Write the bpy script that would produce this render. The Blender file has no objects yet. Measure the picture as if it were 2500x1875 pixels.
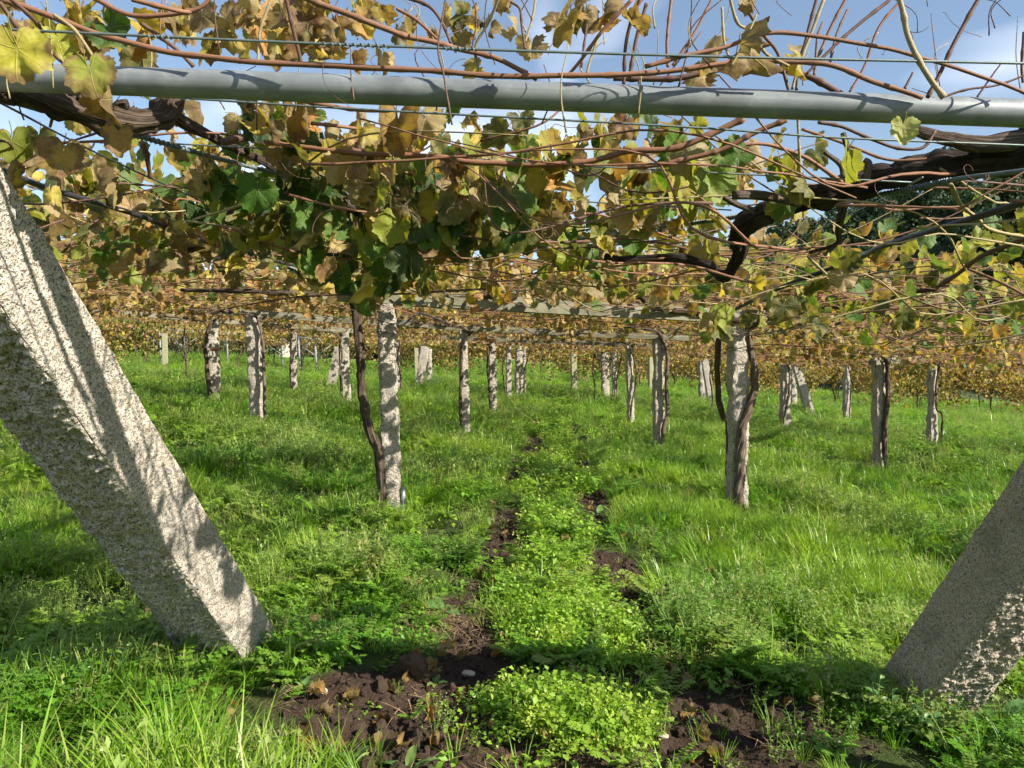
import bpy, math, random
import numpy as np
from mathutils import Vector, Matrix

# ------------------------------------------------------------------ camera, sky, sun, exposure
SC = bpy.context.scene
C = SC.collection
F = 1878.0                      # focal length in pixels of the 2500 px wide photograph
CAMH = 1.40
PITCH = math.atan(62.5 / F)
cam_data = bpy.data.cameras.new('camera')
cam_data.sensor_width = 36.0
cam_data.lens = 36.0 * F / 2500.0
cam_data.clip_start = 0.05
cam_data.clip_end = 2000
cam = bpy.data.objects.new('camera', cam_data)
cam.location = (0, 0, CAMH)
cam.rotation_euler = (math.radians(90) - PITCH, 0, 0)
C.objects.link(cam)
SC.camera = cam

SUN = Vector((1.40, -0.75, 1.0)).normalized()          # direction towards the sun
SUN_EL = math.asin(SUN.z)
SUN_AZ = math.atan2(SUN.x, SUN.y)
world = bpy.data.worlds.new('World')
SC.world = world
world.use_nodes = True
wt = world.node_tree
wt.nodes.clear()
wo = wt.nodes.new('ShaderNodeOutputWorld')
bg = wt.nodes.new('ShaderNodeBackground')
bg.inputs['Strength'].default_value = 0.078
sky = wt.nodes.new('ShaderNodeTexSky')
sky.sky_type = 'NISHITA'
sky.sun_disc = False
sky.sun_elevation = SUN_EL
sky.sun_rotation = SUN_AZ
sky.air_density = 1.1
sky.dust_density = 0.1
sky.ozone_density = 1.8
tc = wt.nodes.new('ShaderNodeTexCoord')
mp = wt.nodes.new('ShaderNodeMapping')
mp.inputs['Scale'].default_value = (1.5, 1.5, 2.6)
mp.inputs['Location'].default_value = (0.55, 0.2, 0.0)
mp.inputs['Rotation'].default_value = (0.25, 0.12, 0.4)
nz = wt.nodes.new('ShaderNodeTexNoise')
nz.inputs['Scale'].default_value = 1.7
nz.inputs['Detail'].default_value = 3
nz.inputs['Roughness'].default_value = 0.52
nz.inputs['Distortion'].default_value = 0.5
rmp = wt.nodes.new('ShaderNodeValToRGB')
rmp.color_ramp.elements[0].position = 0.52
rmp.color_ramp.elements[0].color = (0.05, 0.05, 0.05, 1)
rmp.color_ramp.elements[1].position = 0.76
rmp.color_ramp.elements[1].color = (0.95, 0.95, 0.95, 1)
mixc = wt.nodes.new('ShaderNodeMix')
mixc.data_type = 'RGBA'
mixc.inputs[7].default_value = (8.6, 9.2, 10.4, 1)
wl = wt.links
wl.new(tc.outputs['Generated'], mp.inputs['Vector'])
wl.new(mp.outputs['Vector'], nz.inputs['Vector'])
wl.new(nz.outputs['Fac'], rmp.inputs['Fac'])
wl.new(rmp.outputs['Color'], mixc.inputs[0])
wl.new(sky.outputs['Color'], mixc.inputs[6])
wl.new(mixc.outputs[2], bg.inputs['Color'])
wl.new(bg.outputs['Background'], wo.inputs['Surface'])

sun_data = bpy.data.lights.new('sun', 'SUN')
sun_data.energy = 5.0
sun_data.angle = math.radians(0.53)
sun_data.color = (1.0, 0.93, 0.82)
sun = bpy.data.objects.new('sun', sun_data)
sun.rotation_euler = SUN.to_track_quat('Z', 'Y').to_euler()
sun.location = (20, -12, 20)
C.objects.link(sun)

vs = SC.view_settings
vs.view_transform = 'Standard'
vs.look = 'None'
vs.exposure = 1.05
vs.gamma = 1
vs.use_curve_mapping = False
SC.render.engine = 'CYCLES'
cy = SC.cycles
cy.use_denoising = True
try:
    cy.denoiser = 'OPENIMAGEDENOISE'
except Exception:
    pass
cy.use_light_tree = False
cy.use_adaptive_sampling = True
cy.adaptive_threshold = 0.03
cy.max_bounces = 4
cy.diffuse_bounces = 2
cy.glossy_bounces = 2
cy.transmission_bounces = 3
cy.transparent_max_bounces = 4
cy.caustics_reflective = False
cy.caustics_refractive = False
cy.sample_clamp_indirect = 6

rng = np.random.default_rng(7)
random.seed(7)
PI = math.pi

# ------------------------------------------------------------------ numeric helpers
def _hash(i, j, k, s):
    n = (i * 374761393 + j * 668265263 + k * 2147483647 + s * 1274126177) & 0xFFFFFFFF
    n = ((n ^ (n >> 13)) * 1274126177) & 0xFFFFFFFF
    n = n ^ (n >> 16)
    return (n & 0xFFFF) / 65535.0

def vnoise(p, seed=0):
    p = np.asarray(p, float)
    f = np.floor(p).astype(np.int64)
    t = p - f
    t = t * t * (3 - 2 * t)
    r = 0
    for dx in (0, 1):
        wx = t[..., 0] if dx else 1 - t[..., 0]
        for dy in (0, 1):
            wy = t[..., 1] if dy else 1 - t[..., 1]
            for dz in (0, 1):
                wz = t[..., 2] if dz else 1 - t[..., 2]
                r = r + wx * wy * wz * _hash(f[..., 0] + dx, f[..., 1] + dy, f[..., 2] + dz, seed)
    return r * 2 - 1

def fbm(p, octv=4, seed=0, gain=0.5):
    p = np.asarray(p, float)
    a, r = 1.0, 0
    for o in range(octv):
        r = r + a * vnoise(p * (2.03 ** o) + 17.3 * o, seed + o)
        a *= gain
    return r

def sstep(a, b, x):
    t = np.clip((np.asarray(x, float) - a) / (b - a), 0, 1)
    return t * t * (3 - 2 * t)

def ground0(x, y):
    x = np.asarray(x, float)
    y = np.asarray(y, float)
    z = -0.0625 * np.clip(x, -24, 60)
    rise = 0.022 * np.clip(y - 27, 0, 60)
    z = z + rise * sstep(-12, -4, x) * (1 - sstep(7, 18, x))
    p = np.stack([x * 0.5, y * 0.5, 0 * x], -1)
    z = z + 0.045 * vnoise(p, 3) * sstep(4, 12, y)
    return z

def track_l(y):
    return -0.18 + 0.055 * (y - 4.4)

def track_r(y):
    return 0.66 + 0.058 * (y - 4.4)

def soil(x, y):
    """0..1: how bare the earth is"""
    x = np.asarray(x, float)
    y = np.asarray(y, float)
    p = np.stack([x, y, 0 * x], -1)
    n = fbm(p * 1.9, 3, 11)
    n2 = fbm(p * 5.5, 2, 21)
    m = np.zeros_like(x)
    wl = 0.155 * np.clip(1.2 - y / 40, 0.5, 1)
    for tr, sd in ((track_l, 0), (track_r, 5)):
        d = np.abs(x - tr(y) - 0.09 * vnoise(np.stack([0 * x, y * 0.9, 0 * x + sd], -1), 4))
        amp = np.clip(1.2 - y / 24.0, 0.42, 1) * np.clip(.90 + .85 * n + .3 * n2, .12, 1.15)
        m = np.maximum(m, np.exp(-(d / wl) ** 2) * amp + 0.30 * n * np.exp(-(d / (1.8 * wl)) ** 2))
    fx = np.exp(-((x - 0.22) / 1.02) ** 4)
    fy = np.exp(-((y - 2.85) / 0.62) ** 4)
    m = np.maximum(m, fx * fy * (1.05 + 0.42 * n + 0.34 * n2))
    # lush pads that break the bare strip
    for cx, cyy, rx, ry in PADS:
        e = ((x - cx) / rx) ** 2 + ((y - cyy) / ry) ** 2
        m = m * (1 - np.exp(-e ** 2 * 0.9))
    # dug patches on the right
    for cx, cyy, rx, ry in ((6.9, 12.0, 1.6, 0.5), (5.6, 12.9, 1.2, 0.3), (8.0, 10.6, 1.2, 0.35), (7.6, 19.6, 2.6, 0.9), (9.6, 17.3, 1.6, 0.5), (11.5, 27.0, 1.5, 1.2)):
        e = ((x - cx) / rx) ** 2 + ((y - cyy) / ry) ** 2
        m = np.maximum(m, np.exp(-e ** 2) * (0.95 + 0.55 * n))
    return np.clip(m + 0.12 * n2 * (m > 0.12), 0, 1)

PADS = ((0.33, 3.98, 0.42, 0.44), (0.20, 2.98, 0.29, 0.23))

def ground(x, y):
    x = np.asarray(x, float)
    y = np.asarray(y, float)
    z = ground0(x, y)
    near = (y > 1.0) & (y < 16) & (np.abs(x) < 12)
    if np.any(near):
        s = np.where(near, soil(x, y), 0)
        p = np.stack([x, y, 0 * x], -1)
        z = z + s * (-0.035 + 0.035 * fbm(p * 7, 3, 31) + 0.022 * fbm(p * 22, 2, 32)) + 0.012 * vnoise(p * 3.1, 8)
    return z

def g1(x, y):
    return float(ground(np.array([x]), np.array([y]))[0])

def ray(px, py):
    a = (px - 1250) / F
    b = -(py - 937.5) / F
    c, s = math.cos(PITCH), math.sin(PITCH)
    return np.array([a, c + b * s, -s + b * c])      # pitched down

def at(px, py, d):
    """point at distance d (world Y) seen at photograph pixel px, py (2500 wide)"""
    r = ray(px, py)
    return np.array([0, 0, CAMH]) + r * (d / r[1])

def on_ground(px, py):
    r = ray(px, py)
    d = 1.5
    last = d
    while d < 200:
        p = np.array([0, 0, CAMH]) + r * (d / r[1])
        if p[2] < float(ground0(p[0], p[1])):
            break
        last = d
        d *= 1.01
    for _ in range(20):
        m = (last + d) / 2
        p = np.array([0, 0, CAMH]) + r * (m / r[1])
        if p[2] < float(ground0(p[0], p[1])):
            d = m
        else:
            last = m
    p = np.array([0, 0, CAMH]) + r * (d / r[1])
    return np.array([p[0], p[1], g1(p[0], p[1])])

S = 2500 / 2212.0
def z1(*a): return [(x * .3858, y * .3858) for x, y in a]
def z2(*a): return [(800 + x * .3858, y * .3858) for x, y in a]
def z3(*a): return [(1650 + x * .3858, y * .3858) for x, y in a]
def zz(ox, oy, a): return [(ox + x * .3858, oy + y * .3858) for x, y in a]
def full(*a): return [(x * S, y * S) for x, y in a]

def catmull(pts, n):
    P = np.asarray(pts, float)
    if len(P) < 3:
        t = np.linspace(0, 1, n)[:, None]
        return P[0] * (1 - t) + P[-1] * t
    P = np.vstack([2 * P[0] - P[1], P, 2 * P[-1] - P[-2]])
    seg = len(P) - 3
    u = np.linspace(0, seg - 1e-6, n)
    i = u.astype(int)
    t = (u - i)[:, None]
    a, b, c, d = P[i], P[i + 1], P[i + 2], P[i + 3]
    return 0.5 * (2 * b + (c - a) * t + (2 * a - 5 * b + 4 * c - d) * t ** 2 + (-a + 3 * b - 3 * c + d) * t ** 3)

# ------------------------------------------------------------------ mesh helpers
def mesh_np(name, V, Fc, mat=None, uv=None, attrs=None, smooth=True, mat_idx=None):
    V = np.ascontiguousarray(V, dtype=np.float32)
    me = bpy.data.meshes.new(name)
    if isinstance(Fc, np.ndarray):
        k = Fc.shape[1]
        counts = np.full(len(Fc), k, np.int32)
        loops = Fc.reshape(-1).astype(np.int32)
    else:
        counts = np.array([len(f) for f in Fc], np.int32)
        loops = np.concatenate([np.asarray(f, np.int32) for f in Fc]) if len(Fc) else np.zeros(0, np.int32)
    me.vertices.add(len(V))
    me.vertices.foreach_set('co', V.reshape(-1))
    me.loops.add(len(loops))
    me.loops.foreach_set('vertex_index', loops)
    me.polygons.add(len(counts))
    st = np.zeros(len(counts), np.int32)
    if len(counts):
        st[1:] = np.cumsum(counts)[:-1]
    me.polygons.foreach_set('loop_start', st)
    me.polygons.foreach_set('use_smooth', np.full(len(counts), smooth, bool))
    if mat_idx is not None:
        me.polygons.foreach_set('material_index', np.asarray(mat_idx, np.int32))
    if uv is not None:
        l = me.uv_layers.new(name='UVMap')
        l.data.foreach_set('uv', np.asarray(uv, np.float32)[loops].reshape(-1))
    for k_, (typ, arr) in (attrs or {}).items():
        a = me.attributes.new(k_, typ, 'POINT')
        a.data.foreach_set({'FLOAT': 'value', 'INT': 'value', 'FLOAT_VECTOR': 'vector', 'FLOAT_COLOR': 'color'}[typ], np.asarray(arr).reshape(-1))
    for m in (mat if isinstance(mat, (list, tuple)) else [mat]):
        if m is not None:
            me.materials.append(m)
    me.update()
    me.validate()
    return me

def link(name, data, parent=None, loc=None):
    o = bpy.data.objects.new(name, data)
    C.objects.link(o)
    if parent is not None:
        o.parent = parent
    if loc is not None:
        o.location = loc
    return o

def tag(o, label=None, cat=None, group=None, kind=None):
    if label: o['label'] = label
    if cat: o['category'] = cat
    if group: o['group'] = group
    if kind: o['kind'] = kind
    return o

def empty(name, loc, label, cat, group=None):
    o = link(name, None, None, tuple(loc))
    o.empty_display_size = 0.2
    return tag(o, label, cat, group)

class MB:
    """collects tubes, boxes and grids and links them as one mesh"""
    def __init__(self):
        self.V, self.F, self.U, self.n = [], [], [], 0

    def add(self, V, Fc, U=None):
        V = np.asarray(V, float)
        self.V.append(V)
        self.F += [tuple(int(i) + self.n for i in f) for f in Fc]
        self.U.append(np.asarray(U, float) if U is not None else V[:, :2] * 1.0)
        self.n += len(V)
        return self

    def tube(self, path, rad, sides=8, cap=True, amp=0.0, freq=8.0, twist=0.0, ridges=0, seed=0):
        P = np.asarray(path, float)
        n = len(P)
        R = np.asarray(rad, float) * np.ones(n)
        T = np.gradient(P, axis=0)
        T /= np.linalg.norm(T, axis=1)[:, None] + 1e-9
        ref = np.array([0.31, 0.17, 0.93]) if abs(T[0][2]) < 0.8 else np.array([0.95, 0.2, 0.1])
        N = np.zeros_like(P)
        v = ref - T[0] * ref.dot(T[0])
        N[0] = v / np.linalg.norm(v)
        for i in range(1, n):
            v = N[i - 1] - T[i] * N[i - 1].dot(T[i])
            N[i] = v / (np.linalg.norm(v) + 1e-9)
        B = np.cross(T, N)
        L = np.concatenate([[0], np.cumsum(np.linalg.norm(np.diff(P, axis=0), axis=1))])
        a = np.linspace(0, 2 * PI, sides, endpoint=False)
        A = a[None, :] + twist * L[:, None]
        rr = R[:, None] * np.ones((1, sides))
        if ridges:
            rr = rr * (1 + 0.13 * np.sin(ridges * a[None, :] + 1.7 * np.sin(3 * L[:, None])) + 0.09 * np.sin((ridges * 2 + 1) * a[None, :] + L[:, None] * 9))
        D = np.cos(A)[..., None] * N[:, None, :] + np.sin(A)[..., None] * B[:, None, :]
        if amp:
            q = P[:, None, :] + D * R[:, None, None]
            rr = rr * (1 + amp * fbm(q * freq, 3, seed))
        V = P[:, None, :] + D * rr[..., None]
        U = np.stack([np.broadcast_to(a / (2 * PI), (n, sides)), np.broadcast_to(L[:, None], (n, sides))], -1)
        Fc = []
        for i in range(n - 1):
            for j in range(sides):
                k = (j + 1) % sides
                Fc.append((i * sides + j, i * sides + k, (i + 1) * sides + k, (i + 1) * sides + j))
        if cap:
            Fc.append(tuple(range(sides - 1, -1, -1)))
            Fc.append(tuple((n - 1) * sides + j for j in range(sides)))
        return self.add(V.reshape(-1, 3), Fc, U.reshape(-1, 2))

    def build(self, name, mat, parent=None, smooth=True, origin=None):
        me = self.mesh(name, mat, smooth, origin)
        return link(name, me, parent)

    def mesh(self, name, mat, smooth=True, origin=None):
        V = np.vstack(self.V)
        if origin is not None:
            V = V - np.asarray(origin)
        return mesh_np(name, V, self.F, mat, np.vstack(self.U), smooth=smooth)

# ------------------------------------------------------------------ materials
def new_mat(name):
    m = bpy.data.materials.new(name)
    m.use_nodes = True
    t = m.node_tree
    t.nodes.clear()
    return m, t

def nd(t, typ, **kw):
    n = t.nodes.new(typ)
    for k, v in kw.items():
        if k.startswith('i_'):
            key = k[2:].replace('_', ' ')
            n.inputs[key].default_value = v
        else:
            setattr(n, k, v)
    return n

def ramp(t, fac, stops):
    r = t.nodes.new('ShaderNodeValToRGB')
    el = r.color_ramp.elements
    while len(el) < len(stops):
        el.new(0.5)
    for e, (p, c) in zip(el, stops):
        e.position = p
        e.color = (*c, 1) if len(c) == 3 else c
    t.links.new(fac, r.inputs['Fac'])
    return r.outputs['Color']

def mixrgb(t, fac, a, b, mode='MIX'):
    m = t.nodes.new('ShaderNodeMix')
    m.data_type = 'RGBA'
    m.blend_type = mode
    for s, v in ((0, fac), (6, a), (7, b)):
        if isinstance(v, (int, float)):
            m.inputs[s].default_value = v
        elif isinstance(v, tuple):
            m.inputs[s].default_value = (*v, 1) if len(v) == 3 else v
        else:
            t.links.new(v, m.inputs[s])
    return m.outputs[2]

def math_n(t, op, a, b=None, c=None, clamp=False):
    m = t.nodes.new('ShaderNodeMath')
    m.operation = op
    m.use_clamp = clamp
    for i, v in enumerate((a, b, c)):
        if v is None:
            continue
        if isinstance(v, (int, float)):
            m.inputs[i].default_value = v
        else:
            t.links.new(v, m.inputs[i])
    return m.outputs[0]

def noise(t, vec, scale, detail=3, rough=0.55, dist=0.0):
    n = t.nodes.new('ShaderNodeTexNoise')
    n.inputs['Scale'].default_value = scale
    n.inputs['Detail'].default_value = detail
    n.inputs['Roughness'].default_value = rough
    n.inputs['Distortion'].default_value = dist
    if vec is not None:
        t.links.new(vec, n.inputs['Vector'])
    return n.outputs['Fac']

def bump(t, h, strength, dist):
    b = t.nodes.new('ShaderNodeBump')
    b.inputs['Strength'].default_value = strength
    b.inputs['Distance'].default_value = dist
    t.links.new(h, b.inputs['Height'])
    return b.outputs['Normal']

def bsdf(t, color, rough=0.8, normal=None, spec=0.3, metal=0.0):
    b = t.nodes.new('ShaderNodeBsdfPrincipled')
    for key, v in (('Base Color', color), ('Roughness', rough), ('Metallic', metal)):
        if isinstance(v, (int, float)):
            b.inputs[key].default_value = v
        elif isinstance(v, tuple):
            b.inputs[key].default_value = (*v, 1) if len(v) == 3 else v
        else:
            t.links.new(v, b.inputs[key])
    b.inputs['Specular IOR Level'].default_value = spec
    if normal is not None:
        t.links.new(normal, b.inputs['Normal'])
    return b.outputs[0]

def finish(t, sh):
    o = t.nodes.new('ShaderNodeOutputMaterial')
    t.links.new(sh, o.inputs['Surface'])

def objco(t):
    return t.nodes.new('ShaderNodeTexCoord').outputs['Object']

def uvstretch(t, sx, sy):
    tcn = t.nodes.new('ShaderNodeTexCoord')
    m = t.nodes.new('ShaderNodeMapping')
    m.inputs['Scale'].default_value = (sx, sy, 1)
    t.links.new(tcn.outputs['UV'], m.inputs['Vector'])
    return m.outputs['Vector']

def translucent_mix(t, col, tcol, fac, rough=0.6, spec=0.25, normal=None):
    d = bsdf(t, col, rough, normal, spec)
    tr = t.nodes.new('ShaderNodeBsdfTranslucent')
    if isinstance(tcol, tuple):
        tr.inputs['Color'].default_value = (*tcol, 1)
    else:
        t.links.new(tcol, tr.inputs['Color'])
    m = t.nodes.new('ShaderNodeMixShader')
    m.inputs[0].default_value = fac
    t.links.new(d, m.inputs[1])
    t.links.new(tr.outputs[0], m.inputs[2])
    return m.outputs[0]

def make_granite(name, base=(0.50, 0.46, 0.40), lichen=0.35, scale=1.0):
    m, t = new_mat(name)
    co = objco(t)
    v = t.nodes.new('ShaderNodeTexVoronoi')
    v.inputs['Scale'].default_value = 190 * scale
    t.links.new(co, v.inputs['Vector'])
    n1 = noise(t, co, 210 * scale, 2, 0.6)
    n2 = noise(t, co, 95 * scale, 3, 0.65)
    n3 = noise(t, co, 5.0, 4, 0.6)
    n4 = noise(t, co, 18.0, 3, 0.65)
    col = mixrgb(t, v.outputs['Color'], tuple(0.84 * c for c in base), tuple(min(1, 1.22 * c) for c in base))
    # grey quartz, black mica
    q = ramp(t, n2, [(0.47, (0, 0, 0)), (0.58, (1, 1, 1))])
    col = mixrgb(t, math_n(t, 'MULTIPLY', q, 0.62), col, (0.27, 0.26, 0.245))
    k = ramp(t, n1, [(0.555, (0, 0, 0)), (0.60, (1, 1, 1))])
    col = mixrgb(t, math_n(t, 'MULTIPLY', k, 0.85), col, (0.055, 0.05, 0.045))
    # rusty and lichen stains
    r = ramp(t, n4, [(0.52, (0, 0, 0)), (0.72, (1, 1, 1))])
    col = mixrgb(t, math_n(t, 'MULTIPLY', r, 0.30), col, (0.44, 0.30, 0.18))
    l = ramp(t, n3, [(0.50, (0, 0, 0)), (0.66, (1, 1, 1))])
    col = mixrgb(t, math_n(t, 'MULTIPLY', l, lichen), col, (0.15, 0.145, 0.115))
    h = math_n(t, 'ADD', math_n(t, 'MULTIPLY', n2, 0.7), math_n(t, 'MULTIPLY', n4, 1.0))
    n5 = noise(t, co, 42, 3, 0.7)
    h = math_n(t, 'ADD', h, math_n(t, 'MULTIPLY', n5, 1.2))
    finish(t, bsdf(t, col, 0.85, bump(t, h, 0.8, 0.016), 0.25))
    return m

def make_bark(name, c0, c1, scale=1.0, bstr=0.9):
    m, t = new_mat(name)
    uv = uvstretch(t, 26 * scale, 5.0)
    n1 = noise(t, uv, 1.0, 5, 0.65, 0.6)
    n2 = noise(t, objco(t), 14, 4, 0.6)
    col = ramp(t, n1, [(0.28, tuple(0.35 * c for c in c0)), (0.48, c0), (0.72, c1)])
    col = mixrgb(t, math_n(t, 'MULTIPLY', ramp(t, n2, [(0.5, (0, 0, 0)), (0.75, (1, 1, 1))]), 0.5), col, (0.17, 0.15, 0.12))
    finish(t, bsdf(t, col, 0.9, bump(t, n1, bstr, 0.012), 0.15))
    return m

def make_cane(name, c0, c1):
    m, t = new_mat(name)
    oi = t.nodes.new('ShaderNodeObjectInfo')
    uv = uvstretch(t, 10, 3.0)
    n1 = noise(t, uv, 1.0, 4, 0.6)
    n2 = noise(t, objco(t), 3.0, 2)
    col = mixrgb(t, n1, c0, c1)
    col = mixrgb(t, math_n(t, 'MULTIPLY', n2, 0.7), col, (0.10, 0.055, 0.035))
    finish(t, bsdf(t, col, 0.62, bump(t, n1, 0.4, 0.003), 0.3))
    return m

def leaf_color(t, base, dry):
    """base colour socket, dry amount socket -> blotched leaf colour with veins"""
    tcn = t.nodes.new('ShaderNodeTexCoord')
    uv = tcn.outputs['UV']
    geo = t.nodes.new('ShaderNodeNewGeometry')
    sp = t.nodes.new('ShaderNodeSeparateXYZ')
    t.links.new(uv, sp.inputs[0])
    u, v = sp.outputs[0], sp.outputs[1]
    r = math_n(t, 'SQRT', math_n(t, 'ADD', math_n(t, 'MULTIPLY', u, u), math_n(t, 'MULTIPLY', v, v)))
    ang = math_n(t, 'ABSOLUTE', math_n(t, 'ARCTAN2', u, v))
    off = math_n(t, 'PINGPONG', ang, 0.45)
    vd = math_n(t, 'MULTIPLY', r, off)
    vein = math_n(t, 'SUBTRACT', 1.0, math_n(t, 'MULTIPLY', vd, 42.0), clamp=True)
    n1 = noise(t, geo.outputs['Position'], 26, 2, 0.6)
    n2 = noise(t, geo.outputs['Position'], 75, 1, 0.6)
    edge = t.nodes.new('ShaderNodeAttribute')
    edge.attribute_name = 'edge'
    # margins and spots dry out first
    k = math_n(t, 'ADD', math_n(t, 'MULTIPLY', edge.outputs['Fac'], 0.42), math_n(t, 'MULTIPLY', n1, 1.25))
    k = math_n(t, 'ADD', k, math_n(t, 'MULTIPLY', dry, 0.75))
    w_y = math_n(t, 'MULTIPLY_ADD', k, 3.2, -3.55, clamp=True)
    w_b = math_n(t, 'MULTIPLY_ADD', k, 4.2, -5.55, clamp=True)
    col = mixrgb(t, math_n(t, 'MULTIPLY', w_y, 0.60), base, (0.42, 0.33, 0.09))
    col = mixrgb(t, math_n(t, 'MULTIPLY', w_b, 0.9), col, mixrgb(t, n2, (0.10, 0.052, 0.027), (0.31, 0.19, 0.095)))
    col = mixrgb(t, math_n(t, 'MULTIPLY', n2, 0.35), col, mixrgb(t, 1.0, col, (0.55, 0.62, 0.5), 'MULTIPLY'))
    col = mixrgb(t, math_n(t, 'MULTIPLY', vein, 0.30), col, mixrgb(t, 0.6, col, (0.55, 0.52, 0.22)))
    under = mixrgb(t, 0.5, col, (0.27, 0.28, 0.16))
    col = mixrgb(t, math_n(t, 'MULTIPLY', geo.outputs['Backfacing'], 0.32), col, under)
    return col, n2, vein

def make_leaf(name, per_object):
    m, t = new_mat(name)
    if per_object:
        oi = t.nodes.new('ShaderNodeObjectInfo')
        base, dry = oi.outputs['Color'], oi.outputs['Alpha']
    else:
        a = t.nodes.new('ShaderNodeAttribute')
        a.attribute_name = 'Col'
        base, dry = a.outputs['Color'], a.outputs['Alpha']
    col, n2, vein = leaf_color(t, base, dry)
    h = math_n(t, 'ADD', n2, math_n(t, 'MULTIPLY', vein, 0.5))
    tcol = mixrgb(t, 1.0, col, (1.35, 1.25, 0.55), 'MULTIPLY')
    finish(t, translucent_mix(t, col, tcol, 0.42, 0.55, 0.3, bump(t, h, 0.45, 0.006)))
    return m

def make_herb(name, c0, c1, c2, trans=0.35, rough=0.5, patch=0.6):
    """small plants: colour varies by patch of ground and by plant"""
    m, t = new_mat(name)
    oi = t.nodes.new('ShaderNodeObjectInfo')
    geo = t.nodes.new('ShaderNodeNewGeometry')
    n1 = noise(t, geo.outputs['Position'], patch, 1, 0.6)
    col = mixrgb(t, ramp(t, n1, [(0.38, (0, 0, 0)), (0.60, (1, 1, 1))]), c0, c1)
    f = ramp(t, oi.outputs['Random'], [(0.62, (0, 0, 0)), (1.0, (1, 1, 1))])
    col = mixrgb(t, math_n(t, 'MULTIPLY', f, 0.8), col, c2)
    tcol = mixrgb(t, 1.0, col, (1.4, 1.5, 0.5), 'MULTIPLY')
    finish(t, translucent_mix(t, col, tcol, trans, rough, 0.35))
    return m

def make_plain(name, col, rough=0.7, metal=0.0, spec=0.3, var=0.25, scale=20, bstr=0.2):
    m, t = new_mat(name)
    co = objco(t)
    n1 = noise(t, co, scale, 4, 0.6)
    c = mixrgb(t, n1, tuple(x * (1 - var) for x in col), tuple(min(1, x * (1 + var)) for x in col))
    finish(t, bsdf(t, c, rough, bump(t, n1, bstr, 0.004), spec, metal))
    return m

M = {}
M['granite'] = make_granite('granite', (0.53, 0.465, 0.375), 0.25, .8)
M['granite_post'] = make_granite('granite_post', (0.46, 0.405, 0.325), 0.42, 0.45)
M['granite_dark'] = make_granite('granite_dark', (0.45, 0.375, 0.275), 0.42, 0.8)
M['bark'] = make_bark('bark', (0.060, 0.042, 0.030), (0.22, 0.165, 0.12))
M['bark_black'] = make_bark('bark_black', (0.028, 0.021, 0.016), (0.095, 0.072, 0.055))
M['bark_light'] = make_bark('bark_light', (0.11, 0.08, 0.058), (0.30, 0.235, 0.175))
M['cane'] = make_cane('cane', (0.21, 0.088, 0.045), (0.40, 0.205, 0.115))
M['cane_dark'] = make_cane('cane_dark', (0.09, 0.045, 0.032), (0.20, 0.11, 0.075))
M['cane_pale'] = make_cane('cane_pale', (0.36, 0.30, 0.12), (0.55, 0.45, 0.22))
M['leaf'] = make_leaf('vine_leaf', True)
M['leaves'] = make_leaf('vine_leaves', False)
M['grass'] = make_herb('grass', (0.125, 0.285, 0.018), (0.27, 0.425, 0.042), (0.36, 0.36, 0.10), 0.40, 0.36)
M['weed'] = make_herb('weed', (0.115, 0.275, 0.022), (0.245, 0.39, 0.040), (0.25, 0.29, 0.075), 0.32, 0.5)
M['chickweed'] = make_herb('chickweed', (0.17, 0.33, 0.028), (0.30, 0.44, 0.045), (0.38, 0.42, 0.09), 0.35, 0.45, 5.0)
M['feather'] = make_herb('feather', (0.15, 0.265, 0.045), (0.245, 0.35, 0.075), (0.36, 0.33, 0.13), 0.3, 0.6)
M['dock'] = make_herb('dock', (0.10, 0.205, 0.055), (0.15, 0.26, 0.07), (0.22, 0.27, 0.06), 0.25, 0.4)
M['straw'] = make_plain('straw', (0.25, 0.17, 0.09), 0.85)
M['petal'] = make_plain('petal', (0.62, 0.62, 0.40), 0.8)
M['clod'] = make_plain('clod', (0.055, 0.034, 0.022), 0.95, var=0.5, scale=40, bstr=0.8)
M['earth'] = make_plain('earth', (0.085, 0.052, 0.030), 0.95, var=0.6, scale=45, bstr=1.0)
M['wood'] = make_plain('wood', (0.30, 0.28, 0.17), 0.85, var=0.35, scale=12)
M['steel'] = make_plain('steel', (0.25, 0.275, 0.29), 0.6, 0.1, 0.3)
M['wire'] = make_plain('wire', (0.17, 0.21, 0.20), 0.5, 0.5, 0.5, var=0.3)
M['cable'] = make_plain('cable', (0.12, 0.155, 0.145), 0.55, 0.3, 0.5, var=0.35, scale=60)
M['hose'] = make_plain('hose', (0.03, 0.03, 0.032), 0.45, 0.0, 0.4)
M['rust'] = make_plain('rust', (0.32, 0.12, 0.05), 0.8)
M['sleeve'] = make_plain('sleeve', (0.24, 0.28, 0.275), 0.45, 0.2)
M['stone'] = make_plain('stone', (0.42, 0.35, 0.27), 0.85, var=0.4, scale=30)

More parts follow.
